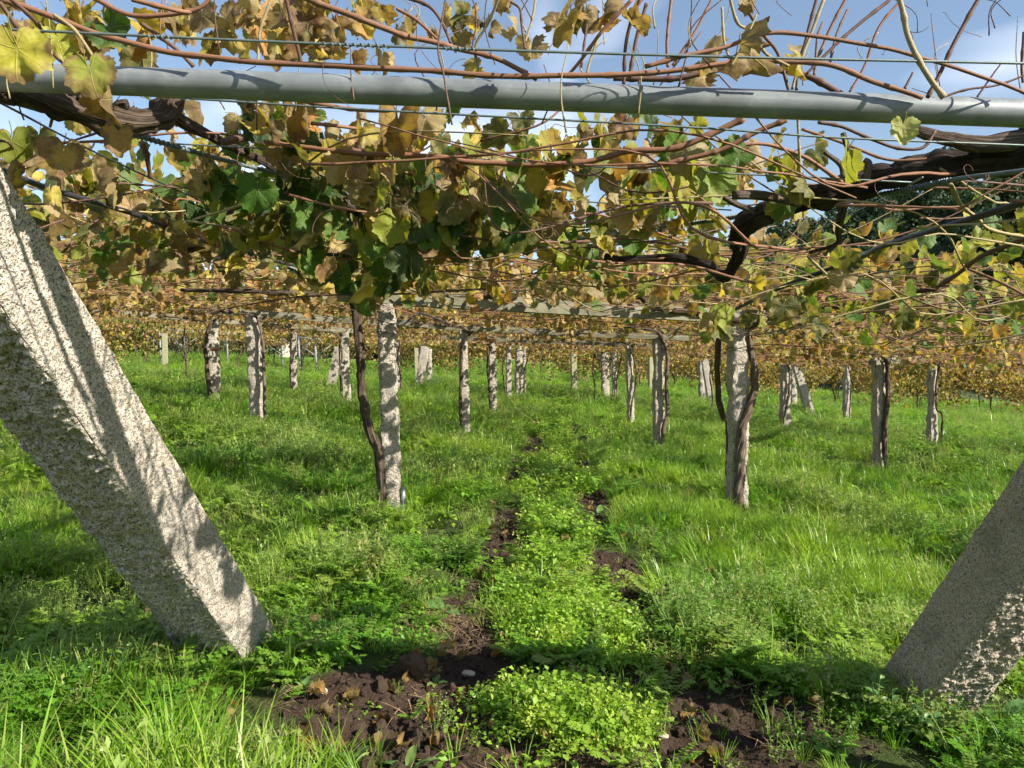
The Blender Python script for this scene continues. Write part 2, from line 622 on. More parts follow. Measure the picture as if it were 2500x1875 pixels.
def make_pipe_mat():
    m, t = new_mat('galvanised')
    uv = uvstretch(t, 60, 1.6)
    n1 = noise(t, uv, 1.0, 4, 0.6)
    n2 = noise(t, objco(t), 30, 4, 0.65)
    n3 = noise(t, objco(t), 7, 4, 0.6)
    c = mixrgb(t, n1, (0.155, 0.175, 0.18), (0.275, 0.295, 0.30))
    c = mixrgb(t, math_n(t, 'MULTIPLY', ramp(t, n2, [(0.5, (0, 0, 0)), (0.7, (1, 1, 1))]), 0.35), c, (0.38, 0.40, 0.40))
    c = mixrgb(t, math_n(t, 'MULTIPLY', ramp(t, n3, [(0.46, (0, 0, 0)), (0.66, (1, 1, 1))]), 0.65), c, (0.125, 0.14, 0.14))
    n4 = noise(t, uvstretch(t, 14, 9.0), 1.0, 4, 0.75, 1.0)
    c = mixrgb(t, math_n(t, 'MULTIPLY', ramp(t, n4, [(0.60, (0, 0, 0)), (0.72, (1, 1, 1))]), 0.5), c, (0.20, 0.155, 0.11))
    ro = math_n(t, 'MULTIPLY_ADD', n2, 0.3, 0.30)
    b = bsdf(t, c, ro, bump(t, n2, 0.15, 0.002), 0.5, 0.15)
    finish(t, b)
    return m
M['pipe'] = make_pipe_mat()

def make_beam_mat():
    m, t = new_mat('weathered_concrete')
    co = objco(t)
    n1 = noise(t, co, 4, 5, 0.65)
    n2 = noise(t, co, 60, 3, 0.6)
    c = ramp(t, n1, [(0.3, (0.10, 0.095, 0.060)), (0.5, (0.215, 0.20, 0.135)), (0.75, (0.31, 0.29, 0.215))])
    c = mixrgb(t, math_n(t, 'MULTIPLY', n2, 0.4), c, (0.2, 0.19, 0.14))
    finish(t, bsdf(t, c, 0.9, bump(t, n2, 0.4, 0.004), 0.2))
    return m
M['beam'] = make_beam_mat()

def make_ground_mat():
    m, t = new_mat('earth_and_turf')
    geo = t.nodes.new('ShaderNodeNewGeometry')
    pos = geo.outputs['Position']
    a = t.nodes.new('ShaderNodeAttribute')
    a.attribute_name = 'soil'
    n1 = noise(t, pos, 3.0, 5, 0.6)
    n2 = noise(t, pos, 38, 4, 0.65)
    n3 = noise(t, pos, 0.35, 4, 0.6)
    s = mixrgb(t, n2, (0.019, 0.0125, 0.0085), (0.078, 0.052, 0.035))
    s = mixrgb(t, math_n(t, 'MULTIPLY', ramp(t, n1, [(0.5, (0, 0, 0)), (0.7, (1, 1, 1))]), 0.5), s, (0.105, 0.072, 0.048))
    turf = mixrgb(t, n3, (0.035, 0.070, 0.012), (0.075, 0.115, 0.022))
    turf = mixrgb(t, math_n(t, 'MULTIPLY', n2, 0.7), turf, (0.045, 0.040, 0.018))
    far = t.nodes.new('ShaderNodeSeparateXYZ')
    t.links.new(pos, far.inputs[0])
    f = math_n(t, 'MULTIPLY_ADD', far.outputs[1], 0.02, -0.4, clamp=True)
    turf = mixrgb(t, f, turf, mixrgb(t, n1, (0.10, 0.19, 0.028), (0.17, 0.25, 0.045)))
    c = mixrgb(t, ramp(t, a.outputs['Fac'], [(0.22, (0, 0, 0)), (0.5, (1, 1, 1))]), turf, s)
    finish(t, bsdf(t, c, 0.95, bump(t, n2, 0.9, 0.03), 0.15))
    return m
M['ground'] = make_ground_mat()

# ------------------------------------------------------------------ ground
def axis_steps(start, stop, near0, near1, fine, grow):
    out = [near0]
    while out[-1] < near1:
        out.append(out[-1] + fine)
    s = fine
    while out[-1] < stop:
        s *= grow
        out.append(out[-1] + s)
    lo = [near0]
    s = fine
    while lo[-1] > start:
        s *= grow
        lo.append(lo[-1] - s)
    return np.array(lo[:0:-1] + out)

gx = axis_steps(-420, 420, -2.4, 2.6, 0.026, 1.055)
gy = axis_steps(-60, 700, 2.0, 6.2, 0.026, 1.05)
X, Y = np.meshgrid(gx, gy)
Z = ground(X, Y)
SO = np.where((Y > 1) & (Y < 40), soil(X, Y), 0)
nx, ny = len(gx), len(gy)
idx = np.arange(nx * ny).reshape(ny, nx)
GF = np.stack([idx[:-1, :-1], idx[:-1, 1:], idx[1:, 1:], idx[1:, :-1]], -1).reshape(-1, 4)
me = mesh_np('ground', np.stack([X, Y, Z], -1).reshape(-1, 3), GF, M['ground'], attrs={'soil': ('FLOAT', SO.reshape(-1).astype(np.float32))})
tag(link('ground', me), 'grassy vineyard floor with dark bare earth tracks', kind='structure')

# ------------------------------------------------------------------ wooded hill and far trees
def rot_from(t, n):
    t = t / (np.linalg.norm(t, axis=-1, keepdims=True) + 1e-9)
    x = np.cross(t, n)
    x /= (np.linalg.norm(x, axis=-1, keepdims=True) + 1e-9)
    n2 = np.cross(x, t)
    return np.stack([x, t, n2], -1)       # columns: x, y(tip), z(normal)

def rand_dirs(n, r=rng):
    v = r.normal(size=(n, 3))
    return v / np.linalg.norm(v, axis=1)[:, None]

def tree_crown(seed, h, w, n=1500, lobes=11):
    r = np.random.default_rng(seed)
    cs = []
    for i in range(lobes):
        a = r.uniform(0, 2 * PI)
        hh = r.uniform(0.32, 0.92)
        rad = w * 0.5 * (1.0 - abs(hh - 0.5) * 1.1) * r.uniform(0.35, 0.75)
        cs.append((math.cos(a) * rad, math.sin(a) * rad, hh * h, w * r.uniform(0.17, 0.27)))
    cs.append((0, 0, 0.9 * h, w * 0.2))
    cs = np.array(cs)
    k = r.integers(0, len(cs), n)
    d = rand_dirs(n, r)
    p = cs[k, :3] + d * cs[k, 3:4] * r.uniform(0.6, 1.08, (n, 1)) * np.array([1, 1, 0.85])
    nrm = d + 0.7 * rand_dirs(n, r)
    tdir = rand_dirs(n, r)
    R = rot_from(tdir, nrm / np.linalg.norm(nrm, axis=1)[:, None])
    s = w * r.uniform(0.028, 0.06, n)
    q = np.array([[-.5, -.6, 0], [.55, -.4, .1], [.45, .7, 0], [-.6, .45, -.1]])
    V = np.einsum('nij,kj->nki', R, q) * s[:, None, None] + p[:, None, :]
    Fc = np.arange(n * 4).reshape(-1, 4)
    return V.reshape(-1, 3), Fc

M['far_leaf'] = make_herb('far_leaf', (0.028, 0.058, 0.022), (0.050, 0.085, 0.030), (0.085, 0.105, 0.035), 0.15, 0.7, 0.05)
M['far_trunk'] = make_plain('far_trunk', (0.12, 0.09, 0.065), 0.9)
crowns = []
for k, (h, w) in enumerate(((13, 9), (16, 8), (11, 9.5), (15, 11))):
    V, Fc = tree_crown(40 + k, h, w)
    crowns.append((h, w, mesh_np('crown', V, Fc, M['far_leaf'])))
trunks = []
for h, w, _ in crowns:
    b = MB()
    b.tube(catmull([(0, 0, -1), (0.1, 0.05, h * .3), (-.1, .1, h * .6), (0.1, 0, h * .9)], 8), np.linspace(.32, .06, 8), 7, amp=.15, freq=1)
    for a in range(5):
        an = a * 1.3
        b.tube(catmull([(0, 0, h * (.3 + .08 * a)), (math.cos(an) * w * .18, math.sin(an) * w * .18, h * (.42 + .09 * a)), (math.cos(an) * w * .33, math.sin(an) * w * .33, h * (.5 + .09 * a))], 5), np.linspace(.13, .03, 5), 5)
    trunks.append(b.mesh('trunk', M['far_trunk']))
far_trees = [(-62, 96, 0, 1.05, 'tall dark tree at the far left edge behind the leaning granite stay'),
             (-52, 104, 1, 0.95, 'narrow dark tree showing through the thin vine canopy on the left'),
             (-43, 98, 2, 1.1, 'broad rounded tree above the golden vines on the left'),
             (-36, 92, 3, 0.95, 'bushy dark tree behind the pale metal arbour, nearest the middle'),
             (-27, 108, 0, 1.0, 'dark tree behind the hanging leaf cluster left of centre'),
             (-14, 112, 2, 1.1, 'broad dark tree hidden behind the middle of the canopy'),
             (-2, 115, 3, 0.9, 'bushy dark tree beyond the end of the grassy alley'),
             (11, 110, 1, 0.9, 'narrow dark tree just left of the wooded hillside')]
for x, y, k, s, lab in far_trees:
    z = float(ground0(x, y))
    e = empty('tree', (x, y, z), lab, 'tree', 'trees beyond the vineyard')
    e.scale = (s, s, s)
    e.rotation_euler = (0, 0, x * 1.7)
    link('crown', crowns[k][2], e)
    link('trunk', trunks[k], e)

def hill_h(x, y):
    x = np.asarray(x, float)
    return (34 * sstep(10, 95, x) + 10 * sstep(60, 190, x)) * sstep(70, 170, y) + 0.8 * vnoise(np.stack([x * .03, y * .03, 0 * x], -1), 5)
hx = np.linspace(5, 330, 50)
hy = np.linspace(66, 330, 40)
HX, HY = np.meshgrid(hx, hy)
HZ = hill_h(HX, HY) + ground0(HX, HY) - 1.2
edge = np.minimum(sstep(5, 12, HX), sstep(66, 75, HY))
HZ = HZ * edge + (ground0(HX, HY) - 3) * (1 - edge)
idx = np.arange(HX.size).reshape(HX.shape)
HF = np.stack([idx[:-1, :-1], idx[:-1, 1:], idx[1:, 1:], idx[1:, :-1]], -1).reshape(-1, 4)
M['hill'] = make_plain('hill', (0.05, 0.075, 0.025), 0.95, var=0.4, scale=0.2)
tag(link('hill', mesh_np('hill', np.stack([HX, HY, HZ], -1).reshape(-1, 3), HF, M['hill'])), 'wooded hillside rising behind the vineyard on the right', kind='structure')

# ------------------------------------------------------------------ scatter by geometry nodes (for what nobody could count)
def scatter(name, P, rot, scl, pick, protos, label, kind='stuff', parent=None):
    coll = bpy.data.collections.new(name + '_kinds')
    for i, me_ in enumerate(protos):
        o = bpy.data.objects.new('%s_kind_%02d' % (name, i), me_)
        coll.objects.link(o)
    n = len(P)
    me_ = bpy.data.meshes.new(name)
    me_.vertices.add(n)
    me_.vertices.foreach_set('co', np.ascontiguousarray(P, np.float32).reshape(-1))
    for k_, typ, arr in (('rot', 'FLOAT_VECTOR', rot), ('scl', 'FLOAT', scl), ('pick', 'INT', pick)):
        a = me_.attributes.new(k_, typ, 'POINT')
        a.data.foreach_set('vector' if typ == 'FLOAT_VECTOR' else 'value', np.ascontiguousarray(arr, np.int32 if typ == 'INT' else np.float32).reshape(-1))
    me_.update()
    for p_ in protos:
        for m_ in p_.materials:
            if m_.name not in [q.name for q in me_.materials]:
                me_.materials.append(m_)
    ng = bpy.data.node_groups.new(name + '_scatter', 'GeometryNodeTree')
    ng.interface.new_socket('Geometry', in_out='INPUT', socket_type='NodeSocketGeometry')
    ng.interface.new_socket('Geometry', in_out='OUTPUT', socket_type='NodeSocketGeometry')
    N = ng.nodes
    gi, go = N.new('NodeGroupInput'), N.new('NodeGroupOutput')
    ci = N.new('GeometryNodeCollectionInfo')
    ci.inputs['Collection'].default_value = coll
    ci.inputs['Separate Children'].default_value = True
    ci.inputs['Reset Children'].default_value = True
    ip = N.new('GeometryNodeInstanceOnPoints')
    ip.inputs['Pick Instance'].default_value = True
    ats = {}
    for k_, typ in (('rot', 'FLOAT_VECTOR'), ('scl', 'FLOAT'), ('pick', 'INT')):
        q = N.new('GeometryNodeInputNamedAttribute')
        q.data_type = typ
        q.inputs['Name'].default_value = k_
        ats[k_] = q.outputs['Attribute']
    er = N.new('FunctionNodeEulerToRotation')
    L = ng.links
    L.new(gi.outputs[0], ip.inputs['Points'])
    L.new(ci.outputs[0], ip.inputs['Instance'])
    L.new(ats['pick'], ip.inputs['Instance Index'])
    L.new(ats['rot'], er.inputs[0])
    L.new(er.outputs[0], ip.inputs['Rotation'])
    L.new(ats['scl'], ip.inputs['Scale'])
    L.new(ip.outputs[0], go.inputs[0])
    o = link(name, me_, parent)
    md = o.modifiers.new('scatter', 'NODES')
    md.node_group = ng
    tag(o, label, kind=kind)
    return o

n = 700
fx = rng.uniform(14, 230, n)
fy = rng.uniform(86, 260, n)
fx[520:] = rng.uniform(-130, 30, 180)
fy[520:] = rng.uniform(100, 135, 180)
fz = np.where(np.arange(n) < 520, hill_h(fx, fy), -3.0) + ground0(fx, fy) - 2.5
scatter('forest', np.stack([fx, fy, fz], -1), np.stack([0 * fx, 0 * fx, rng.uniform(0, 6.28, n)], -1), rng.uniform(.65, 1.15, n), rng.integers(0, 4, n), [c[2] for c in crowns], 'dark green wood behind the vineyard and over the hillside on the right')

# ------------------------------------------------------------------ granite posts, stays and beams
def granite_prism(base, top, w0, w1, depth_ratio=0.85, roll=0.0, rough=(0.06,) * 4, nside=5, nring=26, seed=0, scallop=0.0, extra=0.15, freq=9.0):
    """square-ish hewn prism from base to top; rough = relief of the four faces as a share of the width"""
    base, top = np.asarray(base, float), np.asarray(top, float)
    ax = top - base
    Lh = np.linalg.norm(ax)
    ax /= Lh
    ref = np.array([0, 1.0, 0])
    xs = np.cross(ref, ax)
    xs /= np.linalg.norm(xs)
    ys = np.cross(ax, xs)
    c, s = math.cos(roll), math.sin(roll)
    xs, ys = xs * c + ys * s, -xs * s + ys * c
    t = np.linspace(-extra, Lh, nring)
    w = w0 + (w1 - w0) * np.clip(t / Lh, 0, 1)
    u = np.linspace(-0.5, 0.5, nside, endpoint=False)
    ring, nrm, fid, eu = [], [], [], []
    for k, (a, b) in enumerate((((1, 0), (0, -1)), ((0, 1), (1, 0)), ((-1, 0), (0, 1)), ((0, -1), (-1, 0)))):
        for v in u:
            ring.append((a[0] * v + b[0] * .5, a[1] * v + b[1] * .5))
            nrm.append(b)
            fid.append(k)
            eu.append(v)
    ring, nrm, fid, eu = np.array(ring), np.array(nrm, float), np.array(fid), np.array(eu)
    # corner points look outwards on both sides
    corner = np.isclose(eu, -0.5)
    nrm[corner] += np.roll(nrm, 1, 0)[corner]
    dep = np.array([1, depth_ratio])
    P2 = ring[None] * w[:, None, None] * dep
    V = base + ax * t[:, None, None] + P2[..., :1] * xs + P2[..., 1:] * ys
    Nn = nrm[:, :1] * xs + nrm[:, 1:] * ys
    rg = np.array(rough)[fid]
    if isinstance(freq, tuple):
        rg = rg * (1 - .8 * np.abs(2 * eu) ** 8)
    q = V + seed * 3.7
    if isinstance(freq, tuple):
        f1, f2 = freq
    else:
        f1, f2 = freq, freq * 3
    d = fbm(q * f1, 4, seed, 0.55) * rg[None] * w[:, None] * (.38 if isinstance(freq, tuple) else 1)
    d = d + 0.4 * np.abs(fbm(q * f2, 3, seed + 9)) * rg[None] * w[:, None]
    if isinstance(freq, tuple):
        q2 = q * np.array([.75, .75, 2.0])
        flake = 1 - np.abs(fbm(q2 * f2 * .55, 4, seed + 20, .6))
        d = d + 0.75 * (flake - .6) * rg[None] * w[:, None]
    if scallop:
        ca = np.where(corner, 1.0, np.where(np.isclose(np.abs(eu), 0.5 - 1.0 / nside), 0.45, 0))
        sc_ = np.abs(vnoise(np.stack([t * 7, t * 0 + seed, t * 0], -1), seed))[:, None] + 0.5 * np.abs(vnoise(np.stack([t[:, None] * 22 + 0 * eu, eu * 0 + fid * 5.3 + 0 * t[:, None], 0 * t[:, None] + 0 * eu], -1), seed + 2))
        d = d - ca[None] * scallop * w[:, None] * sc_
    V = V + Nn[None] * d[..., None]
    m = len(ring)
    Fc = []
    for i in range(nring - 1):
        for j in range(m):
            k = (j + 1) % m
            Fc.append((i * m + j, i * m + k, (i + 1) * m + k, (i + 1) * m + j))
    Vf = V.reshape(-1, 3)
    topc = V[-1].mean(0) + ax * 0.01
    botc = V[0].mean(0)
    Vf = np.vstack([Vf, topc, botc])
    for j in range(m):
        k = (j + 1) % m
        Fc.append(((nring - 1) * m + j, (nring - 1) * m + k, m * nring))
        Fc.append((k, j, m * nring + 1))
    return Vf, Fc

def shade_sharpish(me_, ang=42):
    me_.set_sharp_from_angle(angle=math.radians(ang))

# posts: px of base centre, px of top, width px, label
POSTS = [
    # near pair
    dict(b=(957, 1240), t=(943, 742), w=42, n='near_left', seed=1, fine=True, label='tall granite post nearest the camera left of the grassy alley, dark vine trunk beside it'),
    dict(b=(1801, 1238), t=(1800, 788), w=43, n='near_right', seed=2, fine=True, label='rough granite post nearest the camera right of the alley, twisted grey trunk wound round it'),
    dict(b=(1138, 1066), t=(1130, 806), w=20, label='slim granite post, second along the row left of the alley'),
    dict(b=(1204, 1018), t=(1201, 833), w=17, label='granite post, third along the row left of the alley'),
    dict(b=(1242, 983), t=(1242, 845), w=12, label='thin granite post, fourth along the row left of the alley'),
    dict(b=(1267, 965), t=(1268, 845), w=18, label='shaded wide granite slab post, last of the row left of the alley'),
    dict(b=(1281, 958), t=(1280, 850), w=6, label='thin pale stake just right of the shaded wide slab post'),
    dict(b=(1607, 1102), t=(1608, 829), w=25, label='granite post, second along the row right of the alley, brown trunk on its right side'),
    dict(b=(1541, 1041), t=(1536, 845), w=16, label='white-lit granite post, third along the row right of the alley'),
    dict(b=(1501, 979), t=(1500, 853), w=12, label='thin granite post, fourth along the row right of the alley'),
    dict(b=(1479, 967), t=(1475, 856), w=18, label='pale granite slab post, farthest of the row right of the alley'),
    dict(b=(629, 1041), t=(617, 772), w=33, label='sunlit tapering granite post in the row beside the left leaning stay'),
    dict(b=(848, 993), t=(841, 812), w=19, label='slim granite post standing just left of the nearest dark trunk'),
    dict(b=(524, 981), t=(519, 786), w=28, label='mottled granite post with a rusty band round it'),
    dict(b=(717, 956), t=(716, 812), w=16, label='small dark granite post in front of the metal arbour'),
    dict(b=(973, 964), t=(971, 836), w=8, label='narrow pale post peeping out behind the nearest left granite post'),
    dict(b=(1049, 945), t=(1048, 852), w=12, label='short granite post behind the leaning stay left of the alley'),
    dict(b=(1918, 1050), t=(1915, 890), w=22, label='granite post with a vine trunk on its face, left of the leaning grey stay'),
    dict(b=(1937, 997), t=(1936, 900), w=15, label='granite post half hidden between a trunk and the leaning grey stay'),
    dict(b=(1714, 980), t=(1713, 880), w=15, label='distant granite post beside the short leaning stay right of the alley'),
    dict(b=(2067, 1022), t=(2067, 882), w=15, label='distant granite post with dry straw at its foot'),
    dict(b=(2148, 1146), t=(2145, 890), w=29, label='granite post with a thick black trunk on its right, right half of the picture'),
    dict(b=(2276, 1087), t=(2276, 878), w=21, label='granite post with a crooked vine trunk, rightmost of the upright posts'),
]
STAYS = [
    dict(b=(1022, 949), t=(1038, 846), w=20, label='small granite stay leaning right against a post, left of the alley'),
    dict(b=(808, 944), t=(828, 848), w=21, label='dim granite stay leaning right, far left beside a slim post'),
    dict(b=(1737, 984), t=(1720, 878), w=16, label='small grey stay leaning left beside a distant post right of the alley'),
    dict(b=(1978, 1011), t=(1942, 888), w=19, label='smooth pale grey stay leaning left against a post on the right'),
]
post_pos = {}
post_obj = []
def build_post(p, i, stay=False):
    b = on_ground(*p['b'])
    d = b[1]
    tp = at(p['t'][0], p['t'][1], d)
    w = p['w'] / F * d
    fine = p.get('fine')
    V, Fc = granite_prism(b, tp, w * 1.02, w * 0.98, 0.8, roll=0.25 if not stay else 0.1, rough=(0.10, 0.09, 0.09, 0.10) if not stay else (0.025,) * 4,
                          nside=10 if fine else 5, nring=90 if fine else 30, seed=10 + i, scallop=0.10 if not stay else 0.04, freq=7.0 / max(w, .12) * .17)
    me_ = mesh_np('granite_post', V - b, Fc, M['granite_post'] if not stay else M['granite'])
    shade_sharpish(me_)
    o = link('granite_stay' if stay else 'granite_post', me_, None, b)
    tag(o, p['label'], 'stay' if stay else 'post', 'leaning granite stays' if stay else 'granite posts carrying the vine arbour')
    return b, tp, w, o
INFO = []
for i, p in enumerate(POSTS):
    INFO.append(build_post(p, i))
for i, p in enumerate(STAYS):
    build_post(p, 60 + i, True)

# ties and fittings on posts (parts of their posts)
def band(info, frac, r, mat, nm, k=1.03):
    b, tp, w, o = info
    c = b + (tp - b) * frac
    mb = MB()
    a = np.linspace(0, 2 * PI, 25)
    rr = w * 0.62 * k
    mb.tube(np.stack([c[0] + np.cos(a) * rr, c[1] + np.sin(a) * rr * .85, c[2] + 0.012 * np.sin(a * 2)], -1), r, 5, cap=False)
    ob = mb.build(nm, mat, o, origin=b)
band(INFO[0], 0.91, 0.003, M['hose'], 'tie_wire')
band(INFO[0], 0.86, 0.003, M['hose'], 'tie_wire')
band(INFO[1], 0.86, 0.003, M['hose'], 'tie_wire')
band(INFO[13], 0.66, 0.022, M['rust'], 'rusty_band', .95)

# the two big leaning stays in front
def corner_stay(base, top, w0, w1, dr, roll, rough, mat, seed, label):
    V, Fc = granite_prism(base, top, w0, w1, dr, roll, rough, nside=56, nring=400, seed=seed, scallop=0.045, extra=0.25, freq=(14.0, 44.0))
    me_ = mesh_np('granite_stay', V - np.asarray(base), Fc, mat)
    shade_sharpish(me_, 55)
    o = link('granite_stay', me_, None, tuple(base))
    tag(o, label, 'stay', 'leaning granite stays')
    return o
LB = np.array([-1.272, 3.47, g1(-1.272, 3.47)])
LT = np.array([-1.326, 1.543, 1.97])
RB = np.array([1.805, 3.345, g1(1.805, 3.345)])
RT = np.array([2.13, 2.03, 1.95])
# relief of the faces in order -y', +x', +y', -x'
corner_stay(LB, LT, 0.345, 0.300, 0.64, -0.30, (0.10, 0.012, 0.03, 0.06), M['granite'], 3, 'huge sunlit granite stay leaning out of the frame at the left')
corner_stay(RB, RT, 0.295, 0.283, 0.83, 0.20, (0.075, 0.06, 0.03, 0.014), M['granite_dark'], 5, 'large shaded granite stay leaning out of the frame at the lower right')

def beam(p0, p1, w, h, label, lip=True):
    p0, p1 = np.asarray(p0, float), np.asarray(p1, float)
    ax = p1 - p0
    L = np.linalg.norm(ax)
    ax /= L
    yv = np.cross(np.array([0, 0, 1.0]), ax)
    yv /= np.linalg.norm(yv)
    zv = np.cross(ax, yv)
    prof = [(-.5 * w, 0), (.5 * w, 0), (.5 * w, h * .62), (.30 * w, h * .70), (.30 * w, h), (-.30 * w, h), (-.30 * w, h * .70), (-.5 * w, h * .62)]
    nseg = 30
    t = np.linspace(0, L, nseg)
    V = []
    for tt in t:
        sag = -0.015 * math.sin(PI * tt / L)
        for a, b in prof:
            V.append(p0 + ax * tt + yv * a + zv * (b + sag))
    V = np.array(V)
    V = V + 0.006 * np.stack([0 * V[:, 0], fbm(V * 3, 3, 5), fbm(V * 3 + 9, 3, 6)], -1)
    m = len(prof)
    Fc = []
    for i in range(nseg - 1):
        for j in range(m):
            k = (j + 1) % m
            Fc.append((i * m + j, (i + 1) * m + j, (i + 1) * m + k, i * m + k))
    Fc.append(tuple(range(m)))
    Fc.append(tuple((nseg - 1) * m + j for j in range(m - 1, -1, -1)))
    me_ = mesh_np('beam', V - p0, Fc, M['beam'], smooth=False)
    o = link('concrete_beam', me_, None, tuple(p0))
    tag(o, label, 'beam', 'concrete beams laid across the posts', 'thing')
    return o

def over(i, dx=0.0, dz=0.0):
    b, tp, w, o = INFO[i]
    return tp + np.array([dx, 0, dz + 0.004])
def beam_between(i, j, ext0, ext1, w, h, label):
    a, b = over(i), over(j)
    d = (b - a)
    L = np.linalg.norm(d)
    d /= L
    return beam(a - d * ext0, b + d * ext1, w, h, label)
beam_between(0, 1, 0.55, 0.72, 0.13, 0.135, 'long weathered beam resting on the two nearest upright posts')
beam_between(2, 7, 1.0, 0.5, 0.12, 0.10, 'second beam back across the alley, on slimmer posts')
beam_between(3, 8, 1.2, 0.9, 0.12, 0.11, 'third beam back across the alley, half covered in leaves')
beam_between(5, 10, 1.8, 1.2, 0.16, 0.16, 'farthest beam across the end of the alley')
beam_between(11, 2, 0.7, -0.6, 0.12, 0.11, 'beam running from the sunlit tapering post on the left')
beam_between(13, 12, 3.4, 0.3, 0.14, 0.12, 'shaded beam on the mottled banded post at the left')
beam_between(21, 22, 0.5, 1.4, 0.12, 0.11, 'beam above the two rightmost upright posts')

# wooden end posts of the rows behind
for px_, py_, tx, ty, w, lab in ((1402, 955, 1400, 864, 13, 'square weathered wooden post standing at the end of the alley'),
                                 (1590, 957, 1590, 872, 13, 'square wooden post behind the row right of the alley'),
                                 (1020, 942, 1016, 850, 10, 'greenish wooden post behind the small leaning stay left of the alley'),
                                 (404, 902, 402, 814, 11, 'round wooden post beside the metal arbour at the far left')):
    b = on_ground(px_, py_)
    tp = at(tx, ty, b[1])
    ww = w / F * b[1]
    V, Fc = granite_prism(b, tp, ww, ww, 0.95, 0.2, (0.012,) * 4, 3, 12, 77, 0.02, 0.2, 6)
    me_ = mesh_np('wooden_post', V - b, Fc, M['wood'])
    shade_sharpish(me_)
    tag(link('wooden_post', me_, None, b), lab, 'post')

# galvanised pipe across the near end, wires and cables
def lvl(px_, py_, h):
    """point on the sloping arbour level h above the slope, seen at a pixel"""
    r = ray(px_, py_)
    k = (h - CAMH) / (r[2] + 0.0625 * r[0])
    return np.array([0, 0, CAMH]) + r * k

PIPE_D = 1.66
pa, pb = at(60 * S, 168 * S, PIPE_D), at(2212 * S, 245 * S, PIPE_D)
dv = pb - pa
mb = MB()
path = [pa + dv * t for t in np.linspace(-0.30, 1.25, 24)]
mb.tube(path, 0.0295, 40)
o = mb.build('steel_pipe', M['pipe'], None, origin=path[0])
o.location = path[0]
tag(o, 'thick galvanised steel pipe crossing the top of the picture', 'pipe')

def strand(name, pts, r, mat, label, cat, group=None, sides=6, n=40, ext=True, amp=0):
    P = np.array(pts)
    path = catmull(P, n)
    mb = MB()
    mb.tube(path, r, sides, amp=amp, freq=40)
    o = mb.build(name, mat, None, origin=path[0])
    o.location = tuple(path[0])
    tag(o, label, cat, group)
    return o, path

def px_line(pts, d0, d1):
    n = len(pts)
    return [at(x, y, d0 + (d1 - d0) * i / max(1, n - 1)) for i, (x, y) in enumerate(pts)]

def stretch(P, f0=.35, f1=.35):
    P = [np.asarray(p) for p in P]
    return [P[0] + (P[0] - P[1]) / np.linalg.norm(P[0] - P[1]) * f0] + P + [P[-1] + (P[-1] - P[-2]) / np.linalg.norm(P[-1] - P[-2]) * f1]

w1o, w1p = strand('trellis_wire', stretch(px_line(full((0, 63), (708, 95), (1460, 120), (2212, 137)), 1.50, 1.50)), 0.0026, M['wire'], 'green-grey trellis wire running above the thick pipe', 'wire', 'trellis wires', 8)
strand('trellis_wire', stretch(px_line(full((85, 193), (253, 202), (708, 232), (1460, 273), (1801, 297), (2212, 314)), 1.74, 1.80)), 0.0026, M['wire'], 'trellis wire running close under the thick pipe', 'wire', 'trellis wires', 8)
strand('trellis_wire', px_line(full((382, 311), (708, 328), (1460, 369), (1972, 394)), 2.05, 2.05), 0.0024, M['wire'], 'trellis wire, second below the thick pipe, tied to the right cable', 'wire', 'trellis wires', 6)
strand('trellis_wire', px_line(full((862, 413), (1460, 447), (1580, 454)), 2.45, 2.40), 0.0024, M['wire'], 'short trellis wire, third below the thick pipe, in the leaf cluster', 'wire', 'trellis wires', 6)
strand('trellis_wire', stretch(px_line(full((20, 232), (239, 345), (512, 468), (800, 590)), 1.75, 4.2), .3, 1.0), 0.0028, M['hose'], 'dark wire slanting down from the upper left into the canopy', 'wire', 'trellis wires', 6)
strand('trellis_wire', stretch(px_line(full((1972, 394), (1904, 430), (1699, 530), (1480, 640)), 2.0, 5.2), .2, .6), 0.0028, M['wire'], 'dark wire slanting from the right cable down into the canopy', 'wire', 'trellis wires', 6)

def wrap(path, f0, f1, r, wire_r, parent, origin, turns=24):
    n0, n1 = int(f0 * (len(path) - 1)), int(f1 * (len(path) - 1))
    seg = catmull(path[n0:n1 + 1], turns * 8)
    T = np.gradient(seg, axis=0)
    T /= np.linalg.norm(T, axis=1)[:, None]
    up = np.array([0, 0, 1.0])
    B = np.cross(T, up)
    B /= np.linalg.norm(B, axis=1)[:, None]
    Nn = np.cross(B, T)
    a = np.linspace(0, turns * 2 * PI, len(seg))[:, None]
    mb = MB()
    mb.tube(seg + (np.cos(a) * Nn + np.sin(a) * B) * (r + wire_r * .6), wire_r, 5)
    mb.build('wire_wrap', M['wire'], parent, origin=origin)

for f0, f1, tn in ((.40, .44, 9), (.47, .49, 5), (.30, .315, 4), (.155, .17, 4)):
    wrap(catmull(w1p, 200), f0, f1, .003, .0011, w1o, w1p[0], tn)
cable_px = full((0, 212), (34, 222), (205, 270), (283, 290), (444, 335), (649, 389), (760, 423), (964, 475), (1084, 509), (1203, 522), (1322, 505), (1504, 481), (1679, 454), (1904, 420), (2074, 386), (2212, 369))
Pc = [lvl(x, y, 1.93) for x, y in cable_px]
o, path = strand('steel_cable', stretch(Pc, .5, .5), 0.0062, M['cable'], 'thick twisted steel cable sagging across the canopy below the pipe', 'cable', 'thick cables', 8, 120, amp=.12)
for f0, f1 in ((0.21, 0.30), (0.70, 0.745), (0.83, 0.875)):
    wrap(path, f0, f1, 0.0062, 0.0022, o, path[0])
Pc = [lvl(x, y, h) for (x, y), h in zip(full((0, 366), (102, 406), (307, 468), (410, 512), (580, 560), (640, 575)), (1.85, 1.85, 1.85, 1.86, 1.88, 1.9))]
